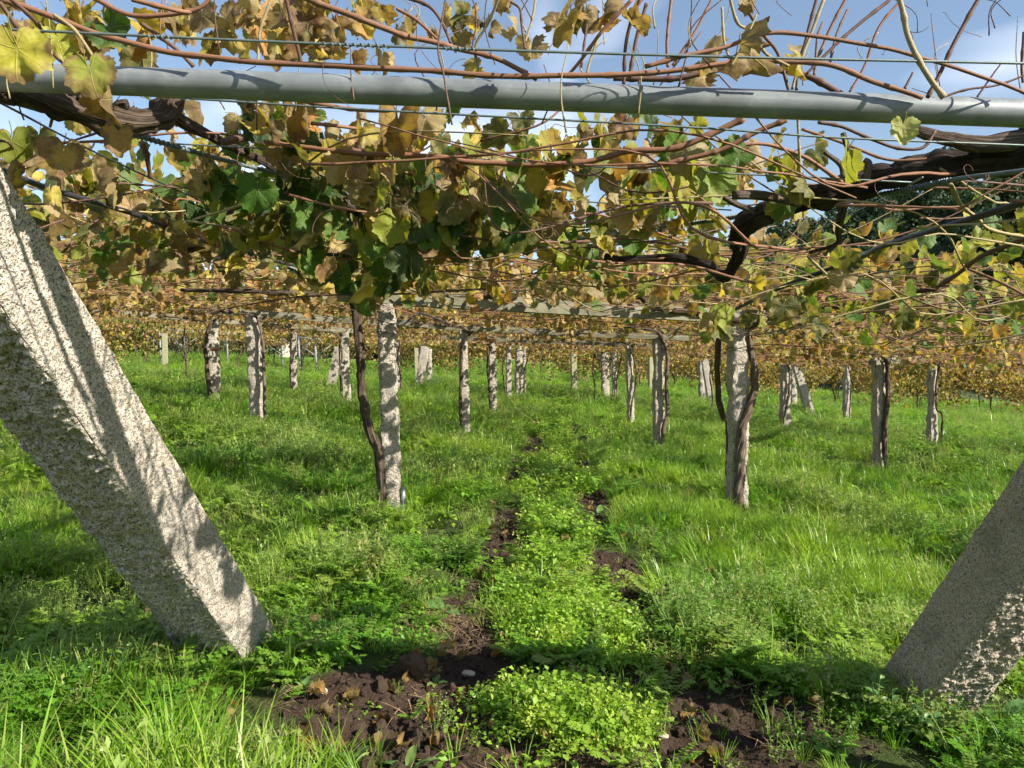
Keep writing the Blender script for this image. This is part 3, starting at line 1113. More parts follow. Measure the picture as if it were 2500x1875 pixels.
strand('black_hose', stretch(Pc, .5, .3), 0.0095, M['hose'], 'black hose slanting through the leaves at the left', 'hose', None, 8, 50)
Pc = px_line(full((2212, 437), (2006, 502), (1904, 533), (1850, 560), (1699, 616), (1624, 650), (1576, 674)), 2.1, 4.3)
strand('black_hose', stretch(Pc, .4, .1), 0.0105, M['hose'], 'black hose curving down from the right edge through the leaves', 'hose', None, 8, 50)
Pc = px_line(zz(800, 600, [(400, 470), (440, 505), (490, 490), (560, 435), (600, 430), (760, 490)]), 6.75, 8.5)
strand('black_hose', Pc, 0.011, M['hose'], 'bent grey hose beside the top of the nearest left post', 'hose', None, 8, 30)
# pale sleeve at the foot of the near left post
b0 = INFO[0][0]
c0 = b0 + np.array([0.10, -0.03, 0])
mb = MB()
mb.tube([c0 + np.array([0, 0, -.03]), c0 + np.array([.002, 0, .09]), c0 + np.array([.004, .004, .2])], [.021, .020, .019], 12)
o = mb.build('plastic_sleeve', M['sleeve'], None, origin=c0)
o.location = c0
tag(o, 'pale plastic sleeve standing at the foot of the nearest left post', 'sleeve')

# ------------------------------------------------------------------ vine leaf shapes
LEAF_R = [(0, 1.0), (15, .90), (28, .79), (40, .87), (52, .93), (68, .86), (82, .77), (98, .82), (112, .84), (130, .76), (148, .68), (162, .56), (173, .32), (180, .10)]
def leaf_outline(n, jag, r):
    th = np.linspace(-PI, PI, n, endpoint=False)
    a = np.abs(np.degrees(th))
    R = np.interp(a, [q[0] for q in LEAF_R], [q[1] for q in LEAF_R])
    R = R * (1 + 0.06 * np.sin(3 * th + r.uniform(0, 6)) + .10 * vnoise(np.stack([np.cos(th) * 2 + r.uniform(0, 50), np.sin(th) * 2, 0 * th], -1), 3))
    if jag:
        R = R * (1 + jag * np.where(np.arange(n) % 2, 1, -1) * r.uniform(0.5, 1.3, n))
    return th, R

def leaf_mesh(seed, n, rings, curl, fold, wave, jag, droop, mat, stalk=True):
    """outline in the xy plane, tip along +y, folded and curled out of it"""
    r = np.random.default_rng(seed)
    th, R = leaf_outline(n, jag, r)
    fr = np.linspace(0, 1, rings + 1)[1:]
    xs = [0.0]
    ys = [0.0]
    ed = [0.0]
    for f in fr:
        k = R * f if f < 1 else R
        xs += list(np.sin(th) * k)
        ys += list(np.cos(th) * k)
        ed += [f ** 1.5] * n
    x, y, e = np.array(xs), np.array(ys), np.array(ed)
    uv = np.stack([x, y], -1)
    rr = np.sqrt(x * x + y * y)
    z = fold * np.abs(x) + wave * fbm(np.stack([x * 2.2, y * 2.2, 0 * x + seed], -1), 2, seed) * (0.3 + rr)
    z = z + 0.5 * wave * np.sin(np.arctan2(x, y) * 7 + seed) * rr ** 2
    z = z - droop * np.clip(y, -1, 2) ** 2 * 0.5
    # roll the sides up: curl about the mid rib
    if curl:
        ang = curl * x
        x2 = np.where(np.abs(ang) > 1e-4, np.sin(ang) / max(abs(curl), 1e-6) * np.sign(curl), x)
        z = z + (1 - np.cos(ang)) / max(abs(curl), 1e-6)
        x = x2
        yy = curl * 0.7 * (y - 0.2)
        z = z + 0.35 * (1 - np.cos(yy)) / max(abs(curl), 1e-6)
    V = np.stack([x, y, z], -1)
    Fc = []
    for j in range(n):
        k = (j + 1) % n
        Fc.append((0, 1 + k, 1 + j))
        for q in range(rings - 1):
            a, b = 1 + q * n, 1 + (q + 1) * n
            Fc.append((a + j, a + k, b + k, b + j))
    if stalk:
        m = len(V)
        t = np.linspace(0, 1, 5)
        sp = np.stack([0.08 * np.sin(t * 3 + seed), -0.75 * t, 0.32 * t ** 1.5], -1)
        rad = 0.018
        ring = np.array([(1, 0), (-.5, .87), (-.5, -.87)]) * rad
        SV = np.concatenate([np.stack([s_[0] + ring[:, 0], 0 * ring[:, 0] + s_[1], s_[2] + ring[:, 1]], -1) for s_ in sp])
        V = np.vstack([V, SV])
        e = np.concatenate([e, np.full(len(SV), 0.1)])
        uv = np.vstack([uv, np.tile([[0.0, 0.5]], (len(SV), 1))])
        for i in range(4):
            for j in range(3):
                k = (j + 1) % 3
                Fc.append((m + i * 3 + j, m + i * 3 + k, m + i * 3 + 3 + k, m + i * 3 + 3 + j))
    me_ = mesh_np('vine_leaf', V, Fc, mat, uv, {'edge': ('FLOAT', e.astype(np.float32))}) if mat is not None else None
    return me_, V, Fc, uv, e

FRESH = [leaf_mesh(100 + i, 44, 4, random.uniform(-.6, .9), random.uniform(-.08, .35), random.uniform(.12, .26), .05, random.uniform(-.1, .5), M['leaf'])[0] for i in range(14)]
DRY = [leaf_mesh(200 + i, 36, 4, random.uniform(1.5, 3.2) * random.choice((-1, 1)), random.uniform(.1, .6), random.uniform(.22, .42), .09, random.uniform(.2, .9), M['leaf'])[0] for i in range(14)]

DG, GR, YG, YE, TN, BR, DB, OR = (.030, .070, .012), (.080, .165, .022), (.25, .28, .035), (.52, .41, .075), (.43, .31, .16), (.20, .11, .055), (.060, .036, .024), (.44, .22, .065)
OL = (.085, .095, .018)
PAL = {
    'dry': [(TN, .5, 3.2), (BR, .6, 2.6), (DB, .6, 1.8), (YE, .55, 1.8), (OR, .45, .7), (YG, .5, 1.2), (OL, .5, 1)],
    'mix': [(GR, .3, 1.8), (OL, .4, 2.2), (YG, .35, 2.2), (YE, .4, 1.1), (TN, .5, 1.7), (BR, .5, 1.3), (OR, .4, .35), (DG, .2, 1.0)],
    'green': [(DG, .15, 2.8), (GR, .25, 2.2), (OL, .35, 2.6), (YG, .35, 1.2), (YE, .4, .3), (BR, .5, .5)],
    'fresh': [(GR, .2, 2.6), (YG, .3, 3), (OL, .3, 1.4), (YE, .4, .8), (TN, .5, .8), (BR, .5, .3)],
    'gold': [(YE, .4, 1.7), (OR, .4, 2.3), (TN, .5, 2.8), (YG, .4, 1.1), (BR, .5, 2.2), (GR, .3, .6), (OL, .4, .8)],
    'rust': [(OR, .5, 2.2), (TN, .5, 3), (BR, .5, 3), (YE, .5, 1.4), (YG, .4, .8)],
}
def pick_col(pal, r):
    P = PAL[pal]
    w = np.array([q[2] for q in P])
    c, d, _ = P[r.choice(len(P), p=w / w.sum())]
    j = r.uniform(.75, 1.25)
    return (c[0] * j, c[1] * j * r.uniform(.92, 1.08), c[2] * j, min(1, d * r.uniform(.5, 1.5)))

def hang_rot(n, r, e0, e1, upb=0.5):
    A = r.uniform(0, 2 * PI, n)
    E = np.radians(r.uniform(e0, e1, n))
    t = np.stack([np.cos(A) * np.cos(E), np.sin(A) * np.cos(E), -np.sin(E)], -1)
    nn = rand_dirs(n, r) + np.array([0.25, -0.2, upb])
    nn /= np.linalg.norm(nn, axis=1)[:, None]
    return rot_from(t, nn)

class Vine:
    """one grapevine: an empty at the foot of its trunk, with trunk, arms, canes and leaves"""
    def __init__(self, base, label, group=None):
        self.base = np.asarray(base, float)
        self.e = empty('grapevine', tuple(base), label, 'grapevine', group)

    def limb(self, name, pts, r0, r1, mat='bark', n=40, sides=12, amp=.22, ridges=4, twist=2.0, seed=0, freq=14):
        path = catmull(pts, n)
        path = path + 0.35 * r0 * np.stack([fbm(path * 4 + q * 7, 2, seed + q) for q in range(3)], -1)
        mb = MB()
        mb.tube(path, np.linspace(r0, r1, n), sides, True, amp, freq, twist, ridges, seed)
        o = mb.build(name, M[mat], self.arm if name == 'spur' else self.e, origin=self.base)
        if name == 'arm' and getattr(self, 'arm', None) is None:
            self.arm = o
        return o

    def cane(self, pts, r0, r1, mat='cane', n=60, sides=7, name='cane', nodes=True, seed=0):
        path = catmull(pts, n)
        L = np.concatenate([[0], np.cumsum(np.linalg.norm(np.diff(path, axis=0), axis=1))])
        R = np.linspace(r0, r1, n)
        if nodes:
            ph = (L % 0.085) / 0.085 - .5
            R = R * (1 + .32 * np.exp(-(ph / .085) ** 2))
            path = path + 0.0025 * np.stack([vnoise(np.stack([L / .085 + 9 * q, 0 * L + seed, 0 * L], -1), 3 + q) for q in range(3)], -1)
        mb = MB()
        mb.tube(path, R, sides)
        mb.build(name, M[mat], self.e, origin=self.base)
        return path

    def leaf(self, p, R, s, col, dry):
        me_ = random.choice(DRY if dry else FRESH)
        o = link('leaf', me_, self.e)
        m = Matrix([[*(R[i] * s), p[i] - self.base[i]] for i in range(3)] + [[0, 0, 0, 1]])
        o.matrix_local = m
        o.color = col
        return o

LEAF_POS = []
def leaf_cluster(v, rect, d, n, pal, size, dryp, seed, e=(20, 88), zr=(1.60, 2.42), shape=None):
    r = np.random.default_rng(seed)
    k = 0
    tries = 0
    # leaves come in loose bunches
    bun = [(r.uniform(rect[0], rect[2]), r.uniform(rect[1], rect[3]), r.uniform(*d)) for _ in range(max(3, n // 5))]
    while k < n and tries < n * 60:
        tries += 1
        bx, by, bd = bun[r.integers(len(bun))]
        if r.random() < .4:
            bx, by, bd = r.uniform(rect[0], rect[2]), r.uniform(rect[1], rect[3]), r.uniform(*d)
        x = bx + r.normal() * 36
        y = by + r.normal() * 26
        if not (rect[0] - 30 <= x <= rect[2] + 30 and rect[1] - 25 <= y <= rect[3] + 12):
            continue
        if shape and not shape(x, y):
            continue
        dd = min(max(bd + r.normal() * .15, d[0]), d[1])
        p = at(x * S, y * S, dd)
        zz_ = p[2] + .0625 * p[0]
        if not zr[0] <= zz_ <= zr[1]:
            continue
        isdry = r.random() < dryp
        c = pick_col(pal, r)
        if isdry and c[1] > c[0] * 1.05:
            c = pick_col('dry', r)
        R = hang_rot(1, r, *e)[0]
        s = r.uniform(*size) * (.85 if isdry else 1)
        v.leaf(p, R, s, c, isdry)
        k += 1

# ------------------------------------------------------------------ near vines
def P(pts, d0, d1):
    return px_line(pts, d0, d1)

# vine whose arm enters at the upper left
vl = Vine((-1.95, 1.75, g1(-1.95, 1.75)), 'grapevine whose gnarled dark arm enters at the upper left under the pipe')
arm = P(z1((60, 545), (220, 600), (450, 690), (650, 770), (850, 800), (1000, 770), (1080, 700), (1130, 615)), 1.80, 2.05)
lowl = [np.array([-1.95, 1.75, g1(-1.95, 1.75) - .05]), np.array([-2.0, 1.72, .6]), np.array([-1.9, 1.75, 1.3]), np.array([-1.72, 1.78, 1.80]), np.array([-1.40, 1.78, 2.06])]
vl.limb('trunk', lowl + [arm[0]], .05, .034, n=50, seed=1)
vl.limb('arm', arm, .036, .026, n=60, sides=20, amp=.38, ridges=5, seed=2, freq=22)
vl.limb('arm', P(z1((1070, 720), (1250, 830), (1400, 900), (1600, 990), (1800, 1090), (1960, 1160)), 2.04, 2.9), .017, .011, n=40, seed=3, amp=.2)
vl.limb('arm', P(z1((1400, 900), (1600, 860), (1900, 870), (2200, 950), (2450, 985)), 2.2, 2.35), .011, .008, 'cane_dark', n=40, seed=4, amp=.1, ridges=0)
vl.limb('spur', P(z1((520, 600), (560, 690), (600, 730)), 1.86, 1.9), .012, .010, n=12, seed=5)
vl.limb('spur', P(z1((700, 720), (740, 670), (800, 660)), 1.9, 1.9), .013, .012, n=12, seed=6)
key = [
    (z1((-260, -90), (100, 20), (400, 130), (700, 240), (1100, 330), (1600, 390), (2203, 425)) + z2((650, 440), (1100, 480), (1500, 475), (1900, 470), (2203, 440)) + z3((400, 390), (800, 390), (1050, 440), (1300, 530), (1560, 620)), 1.55, 1.62, .0062, .0050, 'cane'),
    (z1((560, -20), (850, 100), (1210, 75), (1350, -20)), 1.6, 1.6, .005, .004, 'cane'),
    (z1((840, -10), (1100, 60), (1210, 78)), 1.55, 1.6, .005, .004, 'cane'),
    (z2((-200, -30), (0, 50), (350, 165), (520, 240), (760, 290), (1050, 360), (1320, 500)), 1.5, 1.6, .006, .005, 'cane'),
    (z1((1800, -20), (1850, 200), (1900, 400)), 1.55, 1.6, .004, .004, 'cane_dark'),
    (z1((1700, 20), (1640, 200), (1630, 390)), 1.6, 1.6, .003, .003, 'cane_pale'),
    (z1((60, -10), (240, 150), (330, 330), (420, 420)), 1.5, 1.7, .004, .003, 'cane_dark'),
    (z1((340, 100), (480, 200), (600, 370), (650, 480)), 1.48, 1.5, .0032, .0028, 'cane_pale'),
    (z1((0, 20), (120, 190), (200, 300), (270, 380)), 1.5, 1.6, .0045, .004, 'cane_dark'),
    (z1((900, 150), (1100, 300), (1220, 420)), 1.6, 1.62, .0045, .004, 'cane_dark'),
    (z1((-30, 890), (60, 910), (140, 1020)), 1.9, 2.1, .0035, .003, 'cane_dark'),
    (z1((-30, 905), (160, 900), (400, 900), (660, 900)), 2.3, 2.5, .0035, .003, 'cane_dark'),
    (z1((140, 1020), (330, 930), (640, 830)), 2.2, 2.2, .0035, .003, 'cane_dark'),
    (z1((80, 1490), (230, 1450), (410, 1390)), 3.0, 3.2, .004, .003, 'cane_dark'),
    (z1((340, 1650), (430, 1560), (540, 1440), (700, 1350)), 3.2, 3.4, .006, .004, 'cane_dark'),
    (z1((640, 1150), (900, 1170), (1300, 1200), (1500, 1230)), 2.6, 2.9, .004, .003, 'cane_dark'),
    (z1((900, 900), (930, 1000), (950, 1130)), 2.3, 2.4, .009, .006, 'cane_dark'),
    (z2((-220, 620), (0, 660), (200, 690), (420, 700)), 1.8, 1.85, .0055, .004, 'cane'),
    (z2((-100, 780), (100, 800), (330, 845)), 2.0, 2.1, .005, .004, 'cane'),
    (z2((440, 60), (560, 130), (690, 250)), 1.6, 1.6, .0035, .003, 'cane'),
    (z2((500, -10), (640, 40), (720, 140), (770, 270)), 1.65, 1.6, .0036, .003, 'cane_dark'),
    (z2((750, -20), (720, 160), (700, 330), (740, 500), (780, 800)), 1.5, 1.5, .0018, .0018, 'cane_dark'),
    (z2((1080, -20), (1010, 150), (930, 300), (960, 460)), 1.55, 1.6, .003, .0025, 'cane_pale'),
]
for i, (pts, d0, d1, r0, r1, mt) in enumerate(key):
    vl.cane(P(pts, d0, d1), r0, r1, mt, n=110 if i in (0, 3) else 40, seed=i)
leaf_cluster(vl, (-20, -10, 470, 118), (1.74, 2.5), 46, 'dry', (.042, .062), .62, 1, zr=(1.7, 2.75))
leaf_cluster(vl, (470, -10, 790, 112), (1.74, 2.4), 56, 'dry', (.038, .058), .75, 2, zr=(1.7, 2.75))
leaf_cluster(vl, (780, 10, 1240, 140), (1.74, 2.4), 32, 'dry', (.038, .055), .8, 3, zr=(1.7, 2.75))
leaf_cluster(vl, (10, 240, 430, 430), (1.8, 2.8), 34, 'mix', (.042, .068), .45, 4)
leaf_cluster(vl, (420, 240, 820, 420), (2.0, 3.0), 90, 'mix', (.045, .074), .42, 5)
# the big leaves against the pipe at the upper left
def one_leaf(v, px_, py_, d, s, col, tip, face, mesh):
    p = at(px_ * S, py_ * S, d)
    R = rot_from(np.array([tip], float), np.array([face], float))[0]
    o = v.leaf(p, R, s, col, False)
    o.data = mesh
one_leaf(vl, 36, 105, 1.22, .064, (.44, .40, .05, .5), (0.05, -.1, -1), (.15, -1, .25), FRESH[0])
one_leaf(vl, 195, 150, 1.45, .056, (.27, .30, .05, .7), (.25, -.1, -1), (.1, -1, .5), FRESH[1])
one_leaf(vl, 235, 205, 1.52, .062, (.36, .19, .08, .9), (.1, 0, -1), (-.4, -1, .1), DRY[1])
one_leaf(vl, 135, 335, 1.75, .062, (.44, .26, .06, .8), (-.2, -.1, -1), (.25, -1, .3), FRESH[2])
one_leaf(vl, 258, 295, 1.72, .045, (.38, .2, .07, .7), (.05, 0, -1), (0, -1, .3), FRESH[3])
one_leaf(vl, 640, 250, 1.95, .075, (.30, .15, .05, .9), (.1, 0, -1), (.2, -1, .3), DRY[3])
one_leaf(vl, 235, 60, 1.75, .06, (.06, .12, .02, .1), (.6, 0, -.6), (-.1, -1, .1), FRESH[4])
one_leaf(vl, 125, 85, 1.72, .055, (.40, .40, .05, .4), (.3, 0, -1), (.2, -1, .4), FRESH[5])

# centre vine: trunk beside the nearest left post
b = INFO[0][0]
d0 = b[1]
tp = zz(800, 600, [(352, 1655), (335, 1500), (318, 1330), (270, 1180), (225, 1020), (210, 850), (205, 650), (185, 470), (175, 340)])
tr = P(tp, d0 - .10, d0 - .06)
tr[0][2] = g1(tr[0][0], tr[0][1]) - .05
vc = Vine((tr[0][0], tr[0][1], g1(tr[0][0], tr[0][1])), 'grapevine with a bowed dark trunk at the nearest left post, dense dark leaves above')
vc.limb('trunk', tr, .040, .034, n=90, sides=24, amp=.22, ridges=5, seed=12, freq=18)
top = tr[-1]
vc.limb('arm', [top, top + np.array([.12, -.25, .09]), at(860 * S, 620 * S, 6.2), at(840 * S, 560 * S, 4.9), at(800 * S, 500 * S, 3.6), at(740 * S, 430 * S, 2.7)], .040, .018, n=50, sides=14, amp=.4, ridges=5, seed=13)
vc.limb('arm', [top, top + np.array([.3, .1, .06]), top + np.array([.75, .2, .02]), top + np.array([1.2, .3, .06])], .045, .02, n=30, amp=.4, seed=14)
vc.limb('arm', [top, top + np.array([-.3, .1, .05]), top + np.array([-.9, -.1, .06]), top + np.array([-1.6, .2, .1])], .03, .015, n=30, amp=.3, seed=15)
def funnel(x, y):
    lim = 655 - abs(x - 790) * (.42 if x > 790 else .55) + 22 * math.sin(x * .05) + 10 * math.sin(x * .13)
    return y < lim
leaf_cluster(vc, (440, 370, 1150, 665), (2.15, 3.3), 292, 'green', (.046, .073), .14, 21, e=(35, 88), zr=(1.5, 2.3), shape=funnel)
# right vine: heavy black arm entering at the right
vr = Vine((2.35, 2.25, g1(2.35, 2.25)), 'grapevine whose heavy black arm enters at the right edge under the pipe')
arm = P(z3((2420, 760), (2203, 930), (2000, 965), (1600, 1070), (1300, 1150), (900, 1250), (600, 1335), (440, 1430), (400, 1560), (360, 1680)) + zz(1650, 600, [(300, 190), (200, 120), (0, 70)]) + zz(800, 600, [(1990, 85), (1750, 80)]), 1.95, 2.75)
vr.limb('trunk', [np.array([2.35, 2.25, g1(2.35, 2.25) - .05]), np.array([2.42, 2.2, .7]), np.array([2.3, 2.1, 1.4]), np.array([1.9, 1.98, 1.85]), arm[0]], .06, .045, 'bark_black', n=50, seed=31)
vr.limb('arm', arm[:9], .050, .022, 'bark_black', n=90, sides=22, amp=.42, ridges=5, seed=32, freq=20)
vr.limb('arm', arm[7:], .024, .012, 'bark_black', n=50, sides=14, amp=.4, ridges=4, seed=33, freq=22)
vr.limb('arm', P(z3((2203, 880), (1950, 910), (1700, 870), (1560, 830), (1500, 800)), 2.0, 2.05), .022, .014, 'bark_light', n=36, sides=16, amp=.35, seed=34)
vr.limb('spur', P(z3((780, 1275), (650, 1250), (500, 1235), (375, 1235)), 2.1, 2.0), .013, .012, 'bark_light', n=20, seed=35)
vr.limb('spur', P(z3((500, 1330), (370, 1280), (250, 1190)), 2.2, 2.2), .010, .008, 'bark_light', n=16, seed=36)
vr.limb('spur', P(z3((1080, 1180), (1100, 1000), (1060, 840)), 2.1, 2.1), .008, .006, 'bark_light', n=16, seed=37, amp=.15)
vr.limb('spur', P(z3((1200, 1160), (1220, 1050), (1190, 1020)), 2.1, 2.1), .010, .009, 'bark_light', n=14, seed=38)
vr.limb('spur', P(z3((1060, 1120), (1040, 1040), (940, 960)), 2.1, 2.1), .008, .006, 'bark_light', n=14, seed=39, amp=.15)
vr.limb('spur', P(z3((1060, 1290), (1020, 1450), (1010, 1540), (830, 1600)), 2.2, 2.3), .009, .005, 'bark', n=20, seed=40)
key = [
    (z3((-400, 500), (0, 500), (300, 430), (600, 430), (850, 490), (1060, 600)), 1.75, 1.72, .0065, .007, 'cane_dark'),
    (z3((-200, 410), (0, 365), (300, 300), (520, 225), (800, 215), (1200, 280), (1500, 350), (1850, 450), (2260, 620)), 1.5, 1.55, .0045, .0035, 'cane'),
    (z3((-20, 420), (120, 200), (230, -20)), 1.6, 1.6, .003, .0022, 'cane'),
    (z3((890, -20), (830, 250), (780, 430), (770, 570)), 1.75, 1.75, .004, .003, 'cane_dark'),
    (z3((945, -10), (860, 200), (790, 380), (735, 560)), 1.7, 1.7, .004, .003, 'cane_pale'),
    (z3((1085, -10), (990, 160), (930, 300), (880, 440)), 1.7, 1.7, .0035, .003, 'cane'),
    (z3((1370, -10), (1150, 160), (960, 340), (830, 470)), 1.65, 1.65, .0038, .003, 'cane_dark'),
    (z3((1420, 10), (1290, 170), (1200, 400), (1100, 590)), 1.7, 1.7, .003, .0025, 'cane'),
    (z3((1415, -30), (1450, 90), (1480, 220), (1570, 420), (1700, 620)), 1.5, 1.5, .0048, .0055, 'cane_pale'),
    (z3((1930, -20), (1780, 220), (1680, 440), (1590, 620)), 1.55, 1.55, .0042, .004, 'cane_dark'),
    (z3((340, -10), (390, 150), (480, 200), (570, 340), (720, 420)), 1.55, 1.6, .003, .003, 'cane_pale'),
    (z3((470, 80), (560, 230), (650, 350), (720, 580)), 1.7, 1.7, .0038, .0038, 'cane_dark'),
    (z3((520, 95), (440, 260), (350, 420)), 1.5, 1.5, .0022, .0022, 'cane_pale'),
    (z3((290, 40), (310, 250), (350, 380)), 1.6, 1.6, .0026, .0026, 'cane_pale'),
    (z3((1700, 610), (1850, 560), (2050, 530), (2250, 460)), 1.6, 1.6, .0025, .002, 'cane_dark'),
    (z3((1900, 620), (1990, 500), (2060, 410)), 1.6, 1.6, .0022, .0015, 'cane_dark'),
    (z3((2200, 200), (2195, 400), (2203, 520)), 1.6, 1.6, .003, .003, 'cane_dark'),
    (z3((1500, 460), (1450, 560)), 1.7, 1.7, .0022, .003, 'cane_dark'),
    (z3((1085, 60), (1010, 220), (970, 400)), 1.8, 1.75, .0028, .003, 'cane_dark'),
    (z3((935, 140), (890, 260), (880, 480)), 1.8, 1.75, .0025, .003, 'cane_dark'),
    (z2((1150, 20), (1210, 65), (1225, 180), (1245, 310)), 1.6, 1.6, .0026, .0026, 'cane_dark'),
    (z2((1310, -10), (1290, 120), (1245, 270)), 1.65, 1.65, .0024, .0024, 'cane_pale'),
    (z2((1920, -10), (1760, 170), (1620, 350), (1520, 470)), 1.6, 1.65, .004, .0035, 'cane'),
    (z2((1985, -10), (1900, 230), (1870, 540)), 1.6, 1.65, .0038, .0038, 'cane_dark'),
    (z2((2010, 20), (1960, 230), (1915, 490)), 1.65, 1.65, .0042, .0042, 'cane_dark'),
    (z2((2170, -10), (2145, 250), (2155, 420)), 1.65, 1.65, .0034, .0034, 'cane'),
    (z2((1640, 150), (1620, 330), (1610, 420)), 1.7, 1.7, .0024, .003, 'cane_dark'),
    (z2((1735, 170), (1660, 380), (1640, 460)), 1.7, 1.7, .0028, .0028, 'cane_pale'),
    (z2((-400, 900), (0, 950), (300, 975), (700, 990), (1000, 1030), (1600, 1030), (1900, 960), (2203, 940)) + z3((250, 840), (430, 750)), 2.0, 1.95, .0058, .0085, 'cane'),
    (z3((-300, 1060), (0, 1020), (250, 960), (480, 850), (700, 760)), 1.95, 1.9, .0065, .0065, 'cane'),
    (z3((380, 930), (500, 910), (650, 930), (850, 1010), (1070, 1170)), 2.05, 2.1, .0045, .0055, 'cane'),
    (z3((900, 770), (1050, 800), (1250, 890), (1400, 940), (1560, 935), (1640, 820)), 1.95, 1.95, .0045, .004, 'cane_dark'),
    (z3((800, 820), (1100, 920), (1350, 1010), (1600, 1000)), 2.15, 2.1, .004, .004, 'cane'),
    (z2((300, 1050), (520, 1100), (700, 1150), (920, 1215)), 2.3, 2.5, .005, .004, 'cane'),
    (z3((-20, 1165), (120, 1230), (300, 1370)), 2.3, 2.35, .004, .003, 'cane'),
    (z3((1735, 1170), (1800, 1290), (1900, 1370), (2000, 1450), (2260, 1510)), 2.2, 2.4, .0065, .005, 'cane_pale'),
    (z3((1210, 1290), (1400, 1330), (1650, 1310), (1830, 1310)), 2.5, 2.5, .004, .003, 'cane'),
    (z3((1540, 1380), (1840, 1380)), 2.7, 2.7, .003, .003, 'cane'),
    (z3((770, 620), (780, 900), (785, 1290)), 1.95, 2.0, .0034, .0034, 'cane_pale'),
    (zz(1650, 600, [(1650, 270), (1950, 60), (2260, -60)]), 2.6, 2.3, .007, .008, 'cane_dark'),
    (zz(1650, 600, [(1850, 140), (2050, 230), (2300, 370)]), 2.8, 2.7, .005, .005, 'cane'),
    (zz(1650, 600, [(1180, 170), (1400, 290), (1700, 400), (2250, 470)]), 3.2, 3.0, .004, .003, 'cane'),
    (zz(1650, 600, [(830, 60), (900, 130), (960, 190)]), 2.6, 2.6, .005, .004, 'cane_pale'),
]
for i, (pts, d0_, d1_, r0, r1, mt) in enumerate(key):
    vr.cane(P(pts, d0_, d1_), r0, r1, mt, n=90 if r0 > .0055 else 36, seed=60 + i)
leaf_cluster(vr, (1260, 10, 1720, 190), (1.55, 1.9), 9, 'dry', (.042, .06), .9, 31, zr=(1.7, 2.6))
leaf_cluster(vr, (820, 250, 1500, 470), (2.0, 3.0), 120, 'mix', (.044, .070), .42, 32)
leaf_cluster(vr, (1460, 290, 1800, 440), (2.0, 2.9), 30, 'fresh', (.048, .075), .22, 33)
leaf_cluster(vr, (1540, 520, 2020, 705), (2.4, 3.8), 40, 'fresh', (.045, .072), .2, 34, zr=(1.5, 2.3))
leaf_cluster(vr, (1950, 440, 2212, 720), (2.6, 4.2), 28, 'fresh', (.045, .072), .25, 35, zr=(1.5, 2.3))
one_leaf(vr, 1950, 275, 1.62, .036, (.50, .50, .16, .0), (.0, 0, -1), (0, -1, .3), FRESH[3])
one_leaf(vr, 1610, 90, 1.52, .07, (.24, .16, .05, .8), (-.35, 0, -1), (1, -.5, .1), DRY[4])
one_leaf(vr, 1222, 40, 1.55, .05, (.36, .26, .10, .6), (-.4, 0, -1), (.4, -1, .1), DRY[2])
one_leaf(vr, 1365, 50, 1.6, .045, (.30, .18, .09, .7), (.5, 0, -.6), (.2, -1, .3), DRY[6])
one_leaf(vr, 860, 265, 1.95, .085, (.36, .21, .07, .85), (-.05, 0, -1), (.2, -1, .4), DRY[7])
one_leaf(vr, 1170, 380, 2.05, .060, (.40, .33, .08, .6), (-.1, 0, -1), (.2, -1, .3), FRESH[6])
one_leaf(vr, 1530, 370, 2.05, .088, (.24, .33, .07, .3), (.2, 0, -1), (.3, -1, .5), FRESH[7])

# vine with the twisted grey trunk at the near right post
b = INFO[1][0]
dr = b[1]
tp = zz(1650, 600, [(412, 1655), (402, 1500), (398, 1330), (410, 1200), (455, 1060), (490, 900), (488, 760), (465, 620), (455, 525)])
tr = P(tp, dr - .16, dr - .02)
tr[0][2] = g1(tr[0][0], tr[0][1]) - .05
v4 = Vine((tr[0][0], tr[0][1], g1(tr[0][0], tr[0][1])), 'grapevine with a twisted pale grey trunk wound round the nearest right post')
v4.limb('trunk', tr, .050, .030, 'bark_light', n=100, sides=24, amp=.16, ridges=5, twist=5, seed=51, freq=15)
top4 = tr[-1]
v4.limb('arm', [top4, top4 + np.array([-.2, -.1, .1]), at(1420 * S, 665 * S, 7.4), at(1380 * S, 640 * S, 6.6), at(1300 * S, 610 * S, 5.0)], .034, .016, n=36, amp=.35, seed=52)
v4.limb('arm', [top4, top4 + np.array([.2, -.3, .12]), top4 + np.array([.5, -1.4, .16]), top4 + np.array([.6, -2.6, .2])], .028, .014, n=36, amp=.3, seed=53)
leaf_cluster(v4, (1150, 400, 1540, 640), (2.6, 4.2), 85, 'fresh', (.045, .072), .2, 54, zr=(1.55, 2.3))
leaf_cluster(v4, (640, 560, 1500, 660), (3.6, 6.0), 110, 'gold', (.05, .075), .3, 55, zr=(1.74, 2.3))
leaf_cluster(v4, (1500, 600, 2200, 720), (3.6, 6.5), 45, 'fresh', (.05, .075), .25, 56, zr=(1.58, 2.3))
tp = zz(1650, 600, [(330, 1150), (295, 1080), (268, 950), (262, 760), (268, 600), (272, 490)])
tr = P(tp, dr + .22, dr + .16)
tr = [np.array([tr[0][0] + .02, tr[0][1], g1(tr[0][0], tr[0][1]) - .05])] + tr
v5 = Vine(tr[0], 'grapevine with a smooth black trunk behind the left side of the nearest right post')
v5.limb('trunk', tr, .030, .028, n=60, sides=14, amp=.12, seed=61)
v5.limb('arm', [tr[-1], tr[-1] + np.array([-.3, .2, .12]), tr[-1] + np.array([-.9, .5, .16])], .026, .014, n=24, amp=.3, seed=62)

